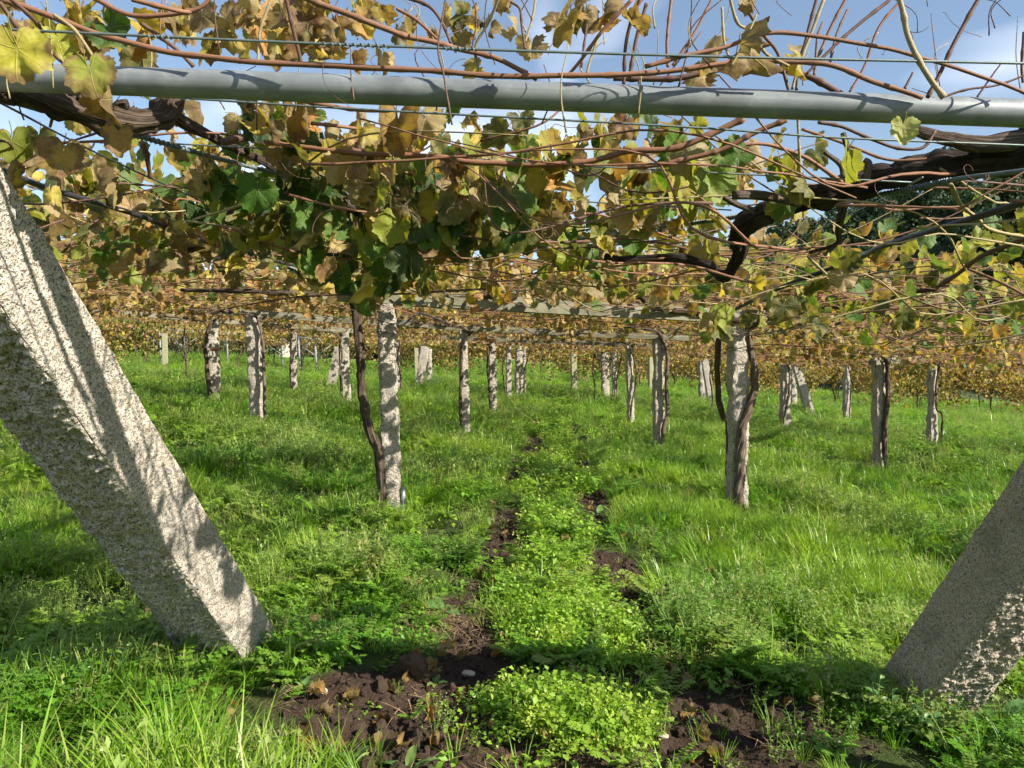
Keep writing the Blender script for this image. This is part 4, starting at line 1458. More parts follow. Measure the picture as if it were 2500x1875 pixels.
# tangle of thinner canes through the near canopy, shared between the near vines
r = np.random.default_rng(99)
near_v = [vl, vc, vr, v4]
for i in range(172):
    d = 1.9 + 4.6 * r.random() ** 1.2
    x = r.uniform(-.72, .72) * d if i < 150 else r.uniform(.12, .72) * d
    z = 1.86 + r.normal() * .10 - .0625 * x
    L = r.uniform(.5, 1.5)
    an = r.normal() * .45 + (PI if r.random() < .5 else 0)
    if r.random() < .25:
        an = r.uniform(0, 2 * PI)
    dv = np.array([math.cos(an), math.sin(an), r.normal() * .10])
    p0 = np.array([x, d, z])
    pts = [p0, p0 + dv * L * .33 + r.normal(size=3) * .05, p0 + dv * L * .66 + r.normal(size=3) * .06, p0 + dv * L + np.array([0, 0, r.uniform(-.12, .28)])]
    pts = [np.array([p_[0], max(p_[1], 1.82), p_[2]]) for p_ in pts]
    v = vl if x < -.6 and d < 3 else vr if x > .5 and d < 3.2 else vc if x < .4 else v4
    v.cane(pts, r.uniform(.0028, .0048), .0018, r.choice(['cane', 'cane', 'cane_dark', 'cane_pale']), n=18, sides=5, nodes=d < 3, seed=200 + i)
# curly tendrils and thin shoots against the sky
for i in range(60):
    d = r.uniform(1.5, 2.1)
    px_, py_ = r.uniform(0, 2500), r.uniform(10, 330)
    p0 = at(px_, py_, d)
    up = r.uniform(.06, .22)
    pts = [p0, p0 + np.array([r.normal() * .02, 0, up * .5]), p0 + np.array([r.normal() * .05, r.normal() * .03, up])]
    v = vl if px_ < 1250 else vr
    v.cane(pts, r.uniform(.0012, .0024), .0010, r.choice(['cane_dark', 'cane_pale', 'cane']), n=10, sides=4, name='shoot', nodes=False)
for i in range(34):
    px_, py_ = r.uniform(30, 2450), r.uniform(20, 620)
    p0 = at(px_, py_, r.uniform(1.5, 2.2))
    t = np.linspace(0, 1, 30)
    a = t * r.uniform(5, 12)
    rad = r.uniform(.008, .02) * (1 - .5 * t)
    q = p0 + np.stack([np.cos(a) * rad + t * r.normal() * .06, np.sin(a) * rad * .5, np.sin(a) * rad - t * r.uniform(-.05, .10)], -1)
    mb = MB()
    mb.tube(q, .0008, 4)
    v = vl if px_ < 1250 else vr
    mb.build('tendril', M['cane_dark'], v.e, origin=v.base)

# ------------------------------------------------------------------ joined foliage for the vines farther off
def small_leaf(seed, n):
    _, V, Fc, uv, e = leaf_mesh(seed, n, 1, random.uniform(-.8, 1.2), random.uniform(0, .35), .12, .0, .3, None, stalk=False)
    return V, np.array([f for f in Fc]), uv, e
SMALL = [small_leaf(300 + i, 11) for i in range(6)]
def foliage_mesh(name, Pn, R, s, cols, mat):
    Vs, Fs, Us, Es, Cs, off = [], [], [], [], [], 0
    k = np.arange(len(Pn)) % len(SMALL)
    for q, (V, Fc, uv, e) in enumerate(SMALL):
        m = k == q
        if not m.any():
            continue
        VV = np.einsum('nij,kj->nki', R[m], V) * s[m][:, None, None] + Pn[m][:, None, :]
        nn, nv = VV.shape[:2]
        Vs.append(VV.reshape(-1, 3))
        Fs.append((Fc[None] + (np.arange(nn) * nv)[:, None, None] + off).reshape(-1, 3))
        Us.append(np.tile(uv, (nn, 1)))
        Es.append(np.tile(e, nn))
        Cs.append(np.repeat(cols[m], nv, 0))
        off += nn * nv
    return mesh_np(name, np.vstack(Vs), np.vstack(Fs), mat, np.vstack(Us), {'edge': ('FLOAT', np.concatenate(Es).astype(np.float32)), 'Col': ('FLOAT_COLOR', np.vstack(Cs).astype(np.float32))})

def canopy_mesh(seed, n, hx, hy, pal, size=(.055, .085)):
    r = np.random.default_rng(seed)
    Q = []
    while len(Q) < n:
        x, y = r.uniform(-hx, hx), r.uniform(-hy, hy)
        dens = .55 + .6 * float(vnoise(np.array([x * .8 + seed, y * .8, 0.0]), 5))
        if r.random() > dens:
            continue
        z = abs(r.normal()) * .21 - .02 if r.random() < .84 else -abs(r.normal()) * .09
        Q.append((x, y, z + .02))
    Q = np.array(Q)
    R = hang_rot(n, r, 10, 85)
    cols = np.array([pick_col(pal, r) for _ in range(n)])
    return foliage_mesh('foliage', Q, R, r.uniform(*size, n), cols, M['leaves'])
def canes_mesh(seed, n, hx, hy):
    r = np.random.default_rng(seed)
    mb = MB()
    for i in range(n):
        x, y = r.uniform(-hx, hx) * .8, r.uniform(-hy, hy)
        an = r.normal() * .4 + (PI if r.random() < .5 else 0)
        L = r.uniform(.6, 1.8)
        p0 = np.array([x, y, r.normal() * .06 + .03])
        dv = np.array([math.cos(an), math.sin(an), r.normal() * .05])
        pts = [p0, p0 + dv * L * .5 + r.normal(size=3) * .06, p0 + dv * L + np.array([0, 0, r.uniform(-.08, .22)])]
        mb.tube(catmull(pts, 7), np.linspace(.0055, .003, 7), 3, cap=False)
    return mb.mesh('canes', M['cane'])
NC = 5
CAN = [canopy_mesh(400 + i, 1200, 1.85, 3.3, ('gold', 'gold', 'rust', 'rust', 'gold')[i]) for i in range(NC)]
CAN2 = [canopy_mesh(420 + i, 800, 1.85, 3.3, 'fresh' if i else 'mix') for i in range(2)]
CNS = [canes_mesh(440 + i, 105, 1.9, 3.3) for i in range(3)]
TILT = math.atan(.0625)
def cover(e, loc, k, kind='gold', zrot=0):
    for nm, me_ in (('foliage', (CAN2[k % 2] if kind == 'fresh' else CAN[k % NC])), ('canes', CNS[k % 3])):
        o = link(nm, me_, e, loc)
        o.rotation_mode = 'ZYX'
        o.rotation_euler = (0, TILT, zrot)
        tag(o, kind='stuff')

def back_vine(i, trunk_px, label, k, kind='gold', dz=.15, dy=0.0, r0=None, mat='bark', toff=-.05, group='vines trained up the granite posts'):
    b, tp, w, _ = INFO[i]
    d = b[1]
    tr = P(trunk_px, d - w * .55 + toff, d - w * .3 + toff)
    tr[0][2] = g1(tr[0][0], tr[0][1]) - .05
    v = Vine((tr[0][0], tr[0][1], g1(tr[0][0], tr[0][1])), label, group)
    rr = r0 or .028
    v.limb('trunk', tr, rr, rr * .8, mat, n=40, sides=9, amp=.22, ridges=3, seed=500 + i)
    t = tr[-1]
    v.limb('arm', [t, t + np.array([.1, .15, .10]), t + np.array([.5, .6, .14]), t + np.array([.9, 1.0, .16])], rr * .9, rr * .4, n=14, sides=7, amp=.3, seed=520 + i)
    v.limb('arm', [t, t + np.array([-.1, -.1, .10]), t + np.array([-.5, -.4, .15]), t + np.array([-.9, -.7, .16])], rr * .9, rr * .4, n=14, sides=7, amp=.3, seed=540 + i)
    cover(v.e, tuple(np.array([b[0], b[1] + dy, tp[2] + dz]) - v.base), k, kind, PI * (k % 2))
    return v

cover(vc.e, tuple(INFO[0][1] + np.array([0, 1.2, .27]) - vc.base), 0, 'gold')
cover(v4.e, tuple(INFO[1][1] + np.array([0, .6, .27]) - v4.base), 1, 'gold')
Z5 = lambda *a: zz(800, 600, a)
Z6 = lambda *a: zz(1650, 600, a)
Z4 = lambda *a: zz(0, 600, a)
BV = [
    (2, Z5((852, 1200), (840, 1000), (845, 800), (850, 640), (900, 560)), 'grapevine with a dark trunk on the second post left of the alley', 2),
    (3, Z5((1030, 1085), (1022, 900), (1012, 760), (1020, 640), (1060, 600)), 'grapevine clinging to the third post left of the alley', 3),
    (4, Z5((1130, 985), (1115, 860), (1108, 760), (1130, 680), (1165, 610)), 'grapevine with a thin forked trunk at the fourth post left of the alley', 4),
    (5, Z5((1245, 930), (1245, 800), (1265, 720), (1285, 650)), 'grapevine with a slanting thin trunk right of the shaded wide slab post', 0),
    (7, Z5((2120, 1300), (2125, 1180), (2150, 1050), (2145, 850), (2150, 700), (2110, 580)), 'grapevine with a brown trunk on the second post right of the alley', 1),
    (8, Z5((1912, 1140), (1925, 1000), (1950, 880), (1950, 760), (1915, 650)), 'grapevine with a thin bowed trunk at the third post right of the alley', 2),
    (9, Z5((1832, 975), (1830, 850), (1850, 740), (1870, 660)), 'grapevine with a thin trunk at the fourth post right of the alley', 3),
    (10, Z5((1738, 940), (1735, 820), (1715, 720), (1700, 660)), 'grapevine left of the pale slab post, farthest on the right of the alley', 4),
    (11, Z4((1676, 1050), (1672, 900), (1668, 700), (1655, 560), (1640, 480)), 'grapevine with a straight grey trunk behind the sunlit tapering post', 0),
    (12, Z4((2160, 1010), (2155, 850), (2150, 700), (2145, 580)), 'grapevine at the slim post just left of the nearest dark trunk', 1),
    (13, Z4((1330, 985), (1318, 850), (1305, 700), (1300, 580), (1330, 500)), 'grapevine with a dark trunk on the left side of the rusty banded post', 2),
    (14, Z4((1845, 915), (1838, 800), (1840, 680), (1850, 560)), 'grapevine on the small dark post before the metal arbour', 3),
    (17, Z6((672, 1150), (690, 1060), (715, 920), (718, 780), (700, 740)), 'grapevine trunk crossing the face of the post left of the leaning grey stay', 4),
    (20, Z6((1098, 1085), (1105, 960), (1108, 850), (1095, 750), (1160, 730)), 'grapevine on the distant post with straw at its foot', 0),
    (21, Z6((1355, 1412), (1325, 1330), (1320, 1150), (1340, 950), (1338, 740)), 'grapevine with a thick black trunk up the right side of its post', 1),
    (22, Z6((1675, 1255), (1685, 1140), (1680, 1060), (1650, 1030), (1648, 880), (1672, 740)), 'grapevine with a crooked kinked trunk at the rightmost upright post', 2),
]
for i, tp_, lab, k in BV:
    thick = {21: .045, 7: .034, 13: .05, 2: .03, 11: .03}.get(i, .024)
    back_vine(i, tp_, lab, k, r0=thick, mat='bark_light' if i in (11, 7) else 'bark', kind='gold')
# vines whose trunks stand outside the frame or behind the big stay; their canopy hangs into view
for x, y, k, kind, lab in ((5.7, 6.4, 0, 'fresh', 'grapevine covering the arbour at the right edge, green and yellow leaves'),
                           (-4.6, 6.6, 1, 'gold', 'grapevine covering the arbour at the left edge beyond the big stay'),
                           (-7.7, 12.6, 2, 'gold', 'grapevine behind the big left stay, golden canopy'),
                           (-8.2, 7.4, 1, 'gold', 'grapevine canopy farthest left behind the big stay'),
                           (9.1, 11.6, 1, 'fresh', 'grapevine canopy beyond the right edge, above the dug earth'),
                           (12.9, 17.2, 3, 'gold', 'grapevine canopy far right, beyond the rightmost upright post'),
                           (-10.3, 17.6, 3, 'gold', 'grapevine canopy left of the rusty banded post'),
                           (-10.0, 23.5, 4, 'gold', 'grapevine behind the rusty banded post'),
                           (2.6, 24.5, 0, 'gold', 'grapevine over the far part of the alley'),
                           (6.6, 25.5, 2, 'rust', 'grapevine behind the post with the leaning grey stay'),
                           (-3.6, 24.5, 3, 'gold', 'grapevine behind the slim post left of the nearest trunk')):
    b = np.array([x, y, g1(x, y)])
    v = Vine(b, lab, 'vines roofing the arbour')
    t = b + np.array([.05, 0, 1.78])
    v.limb('trunk', [b - np.array([0, 0, .05]), b + np.array([.06, 0, .6]), b + np.array([-.04, .03, 1.2]), t], .03, .024, n=24, sides=8, seed=600 + k)
    cover(v.e, (0, 0, 1.95), k, kind, PI * (k % 2))
    if x == -4.6:
        leaf_cluster(v, (60, 430, 560, 600), (3.0, 4.8), 130, 'mix', (.048, .075), .4, 22)

SMALL_FAR = SMALL
SMALL = [small_leaf(330 + i, 19) for i in range(8)]
def near_mass(v, rect, d, n, pal, size, seed, zr=(1.62, 2.35), shape=None):
    r_ = np.random.default_rng(seed)
    Q = []
    while len(Q) < n:
        x, y, dd = r_.uniform(rect[0], rect[2]), r_.uniform(rect[1], rect[3]), r_.uniform(*d)
        if shape and not shape(x, y):
            continue
        p = at(x * S, y * S, dd)
        if zr[0] <= p[2] + .0625 * p[0] <= zr[1]:
            Q.append(p)
    Q = np.array(Q) - v.base
    me_ = foliage_mesh('foliage', Q, hang_rot(n, r_, 15, 88), r_.uniform(*size, n), np.array([pick_col(pal, r_) for _ in range(n)]), M['leaves'])
    tag(link('foliage', me_, v.e), kind='stuff')
near_mass(vc, (400, 300, 1180, 640), (2.8, 4.6), 300, 'green', (.046, .072), 1, shape=funnel)
near_mass(vr, (900, 290, 1560, 520), (2.7, 4.6), 170, 'mix', (.045, .07), 2)
near_mass(vl, (0, 330, 520, 560), (3.2, 5.5), 190, 'mix', (.05, .075), 3)
near_mass(v4, (1480, 470, 2212, 690), (3.4, 6.0), 55, 'fresh', (.05, .078), 4)
near_mass(v4, (560, 560, 1500, 660), (4.5, 7.0), 170, 'gold', (.05, .075), 5, zr=(1.8, 2.4))
SMALL = SMALL_FAR

# ------------------------------------------------------------------ rows of vines behind (curtains of leaves down to the grass)
def curtain_mesh(seed, n=640, w=1.6, pal='gold'):
    r = np.random.default_rng(seed)
    z = 2.15 - 1.75 * r.random(n) ** 1.35
    x = r.normal(size=n) * w * .55
    y = r.normal(size=n) * .42
    hem = .75 + .75 * vnoise(np.stack([x * 1.7, 0 * x, 0 * x + seed], -1), 3)
    z = 2.2 - (2.2 - hem) * ((2.2 - z) / 1.75) + .12 * r.normal(size=n)
    Q = np.stack([x, y, np.clip(z, .12, 2.4)], -1)
    cols = np.array([pick_col(pal, r) for _ in range(n)])
    return foliage_mesh('foliage', Q, hang_rot(n, r, 10, 80), r.uniform(.07, .11, n), cols, M['leaves'])
CUR = [curtain_mesh(700 + i, pal=('gold', 'mix', 'rust', 'gold')[i]) for i in range(4)]
def far_trunk(seed):
    r = np.random.default_rng(seed)
    mb = MB()
    a = r.normal(size=(3, 2)) * .09
    p = catmull([(0, 0, -.1), (a[0, 0], a[0, 1], .5), (a[1, 0], a[1, 1], 1.1), (a[2, 0] * 2, a[2, 1] * 2, 1.75)], 12)
    mb.tube(p, np.linspace(.045, .03, 12), 6, amp=.2, seed=seed)
    mb.tube(catmull([p[-3], p[-1] + np.array([.3, .05, .12]), p[-1] + np.array([.7, .1, .2])], 5), np.linspace(.025, .012, 5), 5)
    mb.tube(catmull([p[-3], p[-1] + np.array([-.3, -.05, .15]), p[-1] + np.array([-.6, .1, .22])], 5), np.linspace(.025, .012, 5), 5)
    return mb.mesh('trunk', M['bark'])
FT = [far_trunk(800 + i) for i in range(5)]
CANF = [canopy_mesh(460 + i, 420, 1.5, 2.6, ('gold', 'rust', 'gold')[i], (.075, .115)) for i in range(3)]
r = np.random.default_rng(5)
def far_vine(x, y, kind, lab, grp, k, sc=1.0):
    z = float(ground0(x, y))
    e = empty('grapevine', (x, y, z), lab, 'grapevine', grp)
    e.rotation_euler = (0, 0, r.uniform(-.3, .3) + (PI if k % 2 else 0))
    e.scale = (sc * r.uniform(.8, 1.05), sc, sc * r.uniform(.78, 1.12))
    link('trunk', FT[k % 5], e)
    tag(link('foliage', CUR[k % 4] if kind == 'cur' else CANF[k % 3], e, (0, 0, 0 if kind == 'cur' else 1.85)), kind='stuff')
k = 0
for x in np.arange(-6.2, 0.4, 1.9):
    far_vine(x, 41 + r.uniform(-.6, .6), 'cur', 'leafy golden vine in the hanging row left of the alley end', 'golden vines closing the left of the alley', k); k += 1
for x in np.arange(3.2, 16, 1.9):
    far_vine(x, 41 + .1 * x + r.uniform(-.6, .6), 'cur', 'leafy golden vine in the row behind the posts right of the alley', 'golden vines behind the posts right of the alley', k); k += 1
for x in np.arange(16.5, 33, 2.0):
    far_vine(x, 39 + r.uniform(-.6, .6), 'cur', 'leafy vine in the low hanging row at the far right', 'hanging vines at the far right', k, 1.1); k += 1
for x, y, wh in ((-17.8, 33.5, 'middle of three'), (-16.4, 34.2, 'nearest the round wooden post'), (-19.2, 34.0, 'nearest the big leaning stay')):
    far_vine(x, y, 'cur', 'bushy brown vine hanging to the grass by the metal arbour, ' + wh, 'bushy vines left of the metal arbour', k, .95); k += 1
for y in (37, 42, 47, 53, 60):
    for x in np.arange(-36, -4.5, 2.6):
        far_vine(x + r.uniform(-.4, .4), y + r.uniform(-.7, .7), 'can', 'thin dark vine trunk among the crowded far rows at the left', 'far vines under the metal arbour', k); k += 1
for x in np.arange(-46, -4, 2.4):
    far_vine(x, 66 + r.uniform(-.6, .6), 'cur', 'leafy vine in the hindmost row at the left', 'hindmost vines at the left', k, 1.15); k += 1
for y in (47, 54, 62):
    for x in np.arange(-4, 36, 3.0):
        far_vine(x + r.uniform(-.4, .4), y + r.uniform(-.7, .7), 'cur' if k % 3 else 'can', 'golden vine in the distant rows behind the alley end', 'distant vines behind the alley end', k, 1.1); k += 1

# metal arbour at the far left: posts with two raking braces, and rails
mdep = []
for (bx, by), (tx, ty), lab in (((393, 894), (390, 812), 'pale metal arbour post beside the round wooden post'),
                                ((449, 890), (449, 822), 'metal arbour post, second from the round wooden post'),
                                ((556, 896), (554, 818), 'metal arbour post with a wide V brace, right of the banded granite post'),
                                ((734, 913), (728, 826), 'metal arbour post just right of the small dark granite post'),
                                ((773, 909), (770, 845), 'slim metal arbour post between the small dark post and the leaning stay'),
                                ((690, 902), (689, 845), 'slim metal arbour post left of the small dark granite post')):
    b = on_ground(bx, by)
    tpp = at(tx, ty, b[1])
    mdep.append((b, tpp))
    e = empty('metal_post', tuple(b), lab, 'post', 'metal posts of the far arbour')
    mb = MB(); mb.tube([b - np.array([0, 0, .2]), (b + tpp) / 2, tpp], .042, 10); mb.build('pole', M['steel'], e, origin=b)
    hgt = tpp[2] - b[2]
    for s in (-1, 1):
        mb = MB(); mb.tube([b + np.array([0, 0, hgt * .62]), tpp + np.array([s * .75, 0, .02])], .020, 6); mb.build('brace', M['steel'], e, origin=b)
for a_, b_, lab in (((230, 795), (575, 815), 'long pale metal rail across the far arbour'), ((715, 823), (790, 829), 'short metal rail above the small dark granite post')):
    d = mdep[0][0][1] if a_[0] < 300 else mdep[3][0][1]
    p0, p1 = at(*a_, d), at(*b_, d)
    mb = MB(); mb.tube([p0, (p0 + p1) / 2, p1], .038, 8)
    o = mb.build('metal_rail', M['steel'], None, origin=p0); o.location = tuple(p0)
    tag(o, lab, 'rail')
b = on_ground(2176, 984); tpp = at(2186, 892, b[1])
mb = MB(); mb.tube([b - np.array([0, 0, .1]), tpp], .022, 8); o = mb.build('metal_stake', M['steel'], None, origin=b); o.location = tuple(b)
tag(o, 'thin pale blue stake behind the post with the thick black trunk', 'stake')

# ------------------------------------------------------------------ herbs and grass
def ribbon(V, Fc, p0, dirv, L, w, bend, nseg, side, off):
    """one blade, a tapering strip"""
    base = len(V)
    up = np.array([0, 0, 1.0])
    p = np.array(p0, float)
    d = np.array(dirv, float)
    for i in range(nseg + 1):
        t = i / nseg
        ww = w * (1 - t ** 1.6) * .5 + .0003
        V.append(p - side * ww)
        V.append(p + side * ww)
        if i:
            a = base + 2 * (i - 1)
            Fc.append((a, a + 1, a + 3, a + 2))
        d = d + bend * (1.0 / nseg)
        d /= np.linalg.norm(d)
        p = p + d * L / nseg

def grass_tuft(seed, nb=26, rad=.05, L=(.09, .21), w=.0060, lean=.35):
    r = np.random.default_rng(seed)
    V, Fc = [], []
    wind = r.normal(size=3) * .12
    for i in range(nb):
        a = r.uniform(0, 2 * PI)
        q = rad * math.sqrt(r.random())
        out = np.array([math.cos(a), math.sin(a), 0])
        side = np.cross(out, [0, 0, 1.0])
        d = np.array([0, 0, 1.0]) + out * r.uniform(.05, lean) + wind
        ribbon(V, Fc, out * q + np.array([0, 0, -.01]), d / np.linalg.norm(d), r.uniform(*L), w * r.uniform(.7, 1.3), out * r.uniform(.2, 1.3) + np.array([0, 0, -r.uniform(.1, .7)]), 3, side, 0)
    return mesh_np('grass_tuft', np.array(V), np.array(Fc), M['grass'])

def leaf_quads(V, Fc, p, R, L, w):
    """small folded oval leaf of four facets"""
    q = np.array([[0, 0, 0], [-.5 * w, .45 * L, .12 * w], [0, .5 * L, 0], [.5 * w, .45 * L, .12 * w], [0, L, -.12 * L]])
    b = len(V)
    for v in q:
        V.append(p + R @ v)
    Fc += [(b, b + 2, b + 1), (b, b + 3, b + 2), (b + 1, b + 2, b + 4), (b + 2, b + 3, b + 4)]

def herb(seed, nl, rad, h, L, w, mat, stems=True, flat=(0, 50)):
    r = np.random.default_rng(seed)
    V, Fc = [], []
    for i in range(nl):
        a = r.uniform(0, 2 * PI)
        q = rad * math.sqrt(r.random())
        z = h[0] + (h[1] - h[0]) * r.random() * (1.15 - .6 * (q / rad) ** 2)
        p = np.array([math.cos(a) * q, math.sin(a) * q, z])
        A = a + r.normal() * .9
        E = math.radians(r.uniform(*flat)) - .25
        t = np.array([[math.cos(A) * math.cos(E), math.sin(A) * math.cos(E), -math.sin(E)]])
        nn = np.array([[r.normal() * .35, r.normal() * .35, 1.0]])
        R = rot_from(t, nn / np.linalg.norm(nn))[0]
        ll = r.uniform(*L)
        leaf_quads(V, Fc, p, R, ll, ll * w)
        if stems and i % 3 == 0:
            b = len(V)
            V += [np.array([p[0] * .4 - .001, p[1] * .4, -.01]), np.array([p[0] * .4 + .001, p[1] * .4, -.01]), p + np.array([.0008, 0, 0]), p - np.array([.0008, 0, 0])]
            Fc.append((b, b + 1, b + 2, b + 3))
    return mesh_np('herb', np.array(V), Fc, mat)

def pinnate(seed, nf=7, mat=None):
    r = np.random.default_rng(seed)
    V, Fc = [], []
    for i in range(nf):
        a = r.uniform(0, 2 * PI)
        out = np.array([math.cos(a), math.sin(a), 0])
        side = np.array([-out[1], out[0], 0])
        Lf = r.uniform(.10, .17)
        for j in range(7):
            t = .3 + .7 * j / 6
            c = out * Lf * t * .8 + np.array([0, 0, Lf * (1.0 * t - .45 * t * t)])
            for s in (-1, 1):
                dirv = (out * .45 + side * s * .9 + np.array([0, 0, .1]))[None]
                R = rot_from(dirv, np.array([[r.normal() * .2, r.normal() * .2, 1.0]]))[0]
                ll = .032 * (1.15 - .55 * t) * r.uniform(.8, 1.2)
                leaf_quads(V, Fc, c, R, ll, ll * .72)
        b = len(V)
        tip = out * Lf * .8 + np.array([0, 0, Lf * .55])
        V += [-side * .001, side * .001, tip + side * .0006, tip - side * .0006]
        Fc.append((b, b + 1, b + 2, b + 3))
    return mesh_np('herb', np.array(V), Fc, mat)

def feather(seed, ns=12):
    r = np.random.default_rng(seed)
    V, Fc, mi = [], [], []
    for i in range(ns):
        a = r.uniform(0, 2 * PI)
        out = np.array([math.cos(a), math.sin(a), 0])
        Hh = r.uniform(.08, .2)
        lean = out * r.uniform(.1, .6)
        p0 = out * r.uniform(0, .05)
        side = np.array([-out[1], out[0], 0])
        tip = p0 + (lean + np.array([0, 0, 1])) * Hh
        b = len(V)
        V += [p0 - side * .001, p0 + side * .001, tip + side * .0007, tip - side * .0007]
        Fc.append((b, b + 1, b + 2, b + 3)); mi.append(0)
        for j in range(7):
            t = r.uniform(.2, 1)
            c = p0 + (tip - p0) * t
            dd = rand_dirs(1, r); dd[0, 2] = abs(dd[0, 2]) * .6
            R = rot_from(dd, np.array([[.1, .1, 1.0]]))[0]
            n0 = len(Fc)
            ll = r.uniform(.014, .028)
            leaf_quads(V, Fc, c, R, ll, ll * .42)
            mi += [0] * (len(Fc) - n0)
        for j in range(1 if i % 3 == 0 else 0):
            c = tip + r.normal(size=3) * np.array([.012, .012, .006])
            s = r.uniform(.0014, .0028)
            b = len(V)
            V += [c + np.array([-s, 0, 0]), c + np.array([0, -s, 0]), c + np.array([s, 0, 0]), c + np.array([0, s, s * .4])]
            Fc.append((b, b + 1, b + 2, b + 3)); mi.append(1)
    return mesh_np('herb', np.array(V), Fc, [M['feather'], M['petal']], mat_idx=mi)

GT = [grass_tuft(900 + i, 26 if i < 4 else 16, .05, (.08, .19) if i < 4 else (.14, .27), lean=.35 + .1 * (i % 3)) for i in range(6)]
CK = [herb(920 + i, 46, .085, (.01, .05 + .02 * i), (.009, .026), .75, M['chickweed'], flat=(-20, 60)) for i in range(5)]
WD = [herb(930 + i, 26, .07, (.015, .09), (.022, .042), .62, M['weed']) for i in range(3)] + [pinnate(935 + i, 7, M['weed']) for i in range(2)]
FE = [feather(940 + i) for i in range(4)]

def zone_points(y0, y1, dens, r):
    area = (1.46 * (y0 + y1) / 2 + 2.0) * (y1 - y0)
    n = int(area * dens)
    t = r.random(n)
    y = y0 + (y1 - y0) * t
    # keep density even across a widening wedge
    w = .73 * y + 1.0
    keep = r.random(n) < w / w.max()
    y = y[keep]
    x = r.uniform(-1, 1, len(y)) * (.73 * y + 1.0)
    return x, y

r = np.random.default_rng(77)
xs, ys, sc0 = [], [], []
for y0, y1, dens, s in ((1.7, 3.2, 520, 1.0), (3.2, 5.2, 400, 1.1), (5.2, 8, 230, 1.2), (8, 13, 115, 1.4), (13, 22, 55, 1.65), (22, 40, 20, 2.0), (40, 70, 4, 2.7)):
    x, y = zone_points(y0, y1, dens, r)
    xs.append(x); ys.append(y); sc0.append(np.full(len(x), s))
for (fx0, fy0), rad, cnt, s in [((LB[0], LB[1]), .24, 50, .6), ((RB[0], RB[1]), .24, 50, .7)] + [((q[0][0], q[0][1]), q[2] * .9 + .05, 16, .9) for q in INFO if q[0][1] < 22]:
    a = r.uniform(0, 2 * PI, cnt)
    q = rad * r.uniform(.8, 1.35, cnt)
    xs.append(fx0 + np.cos(a) * q); ys.append(fy0 + np.sin(a) * q); sc0.append(np.full(cnt, s))
gx_, gy_, gs = np.concatenate(xs), np.concatenate(ys), np.concatenate(sc0)
so = np.where(gy_ < 40, soil(gx_, gy_), 0)
keep = r.random(len(gx_)) > np.clip((so - .17) * 2.8, 0, np.where(gy_ > 4.5, .975, .93))
gx_, gy_, gs, so = gx_[keep], gy_[keep], gs[keep], so[keep]
hum = fbm(np.stack([gx_ * 2.1, gy_ * 2.1, 0 * gx_], -1), 3, 61)
keep = r.random(len(gx_)) < np.clip(1.0 + 1.1 * hum, .25, 1)
gx_, gy_, gs, so, hum = gx_[keep], gy_[keep], gs[keep], so[keep], hum[keep]
gz = ground(gx_, gy_)
pn = np.stack([gx_, gy_, 0 * gx_], -1)
nA = fbm(pn * .55, 3, 51)
nB = fbm(pn * 1.3 + 40, 2, 52)
mid = np.exp(-((gx_ - (track_l(gy_) + track_r(gy_)) / 2) / .42) ** 4)
pad = np.zeros_like(gx_)
for cx, cyy, rx, ry in PADS:
    pad = np.maximum(pad, np.exp(-(((gx_ - cx) / rx) ** 2 + ((gy_ - cyy) / ry) ** 2) ** 2))
kind = np.zeros(len(gx_), int)            # 0 grass 1 weed 2 chickweed 3 feather
u = r.random(len(gx_))
pg = np.clip(.44 + .60 * nA + .25 * sstep(.6, 1.3, np.abs(gx_ - .3)) * sstep(7, 3.5, gy_), .08, .93)
long_l = (gx_ < -.35 - .4 * (gy_ - 2.6)) & (gy_ < 2.98)
pg = np.where(long_l, .80 + .35 * nA, pg)
pg = np.where((gx_ > 1.2) & (gy_ < 3.1), .35 + .4 * nA, pg)
pg = pg * (1 - .85 * mid * sstep(4.4, 6, gy_))
kind[u > pg] = 1
u2 = r.random(len(gx_))
kind[(kind == 1) & (u2 < np.clip(.38 + .6 * nB, .05, .9)) & (mid < .5)] = 3
kind[(mid > .45) & (r.random(len(gx_)) < .62) & (gy_ > 4.6)] = 2
kind[(pad > .35)] = 2
kind[(pad > .35) & (r.random(len(gx_)) < .3)] = 0
kind[(pad > .35) & (r.random(len(gx_)) < .25)] = 1
rotz = r.uniform(0, 2 * PI, len(gx_))
tilt = r.normal(size=(len(gx_), 2)) * .12
hvar = np.clip(.90 + .30 * nB + .45 * hum + .12 * r.normal(size=len(gx_)), .45, 1.5) * np.where(so > .2, .62, 1.0) * np.where(long_l, 1.2, 1.0)
for kd, nm, protos, lab, ks in ((0, 'grass', GT, 'fresh green grass growing in tufts under the arbour', .92), (1, 'weeds', WD, 'low broad-leaved weeds among the grass', 1.15),
                                (2, 'chickweed', CK, 'bright lime-green chickweed mats along the alley', 1.1), (3, 'wild_herbs', FE, 'feathery pale herbs with tiny white flower heads', 1.0)):
    m = kind == kd
    n = int(m.sum())
    scatter(nm, np.stack([gx_[m], gy_[m], gz[m]], -1), np.stack([tilt[m, 0], tilt[m, 1], rotz[m]], -1), gs[m] * hvar[m] * ks, r.integers(0, len(protos), n), protos, lab)
m = pad > .2
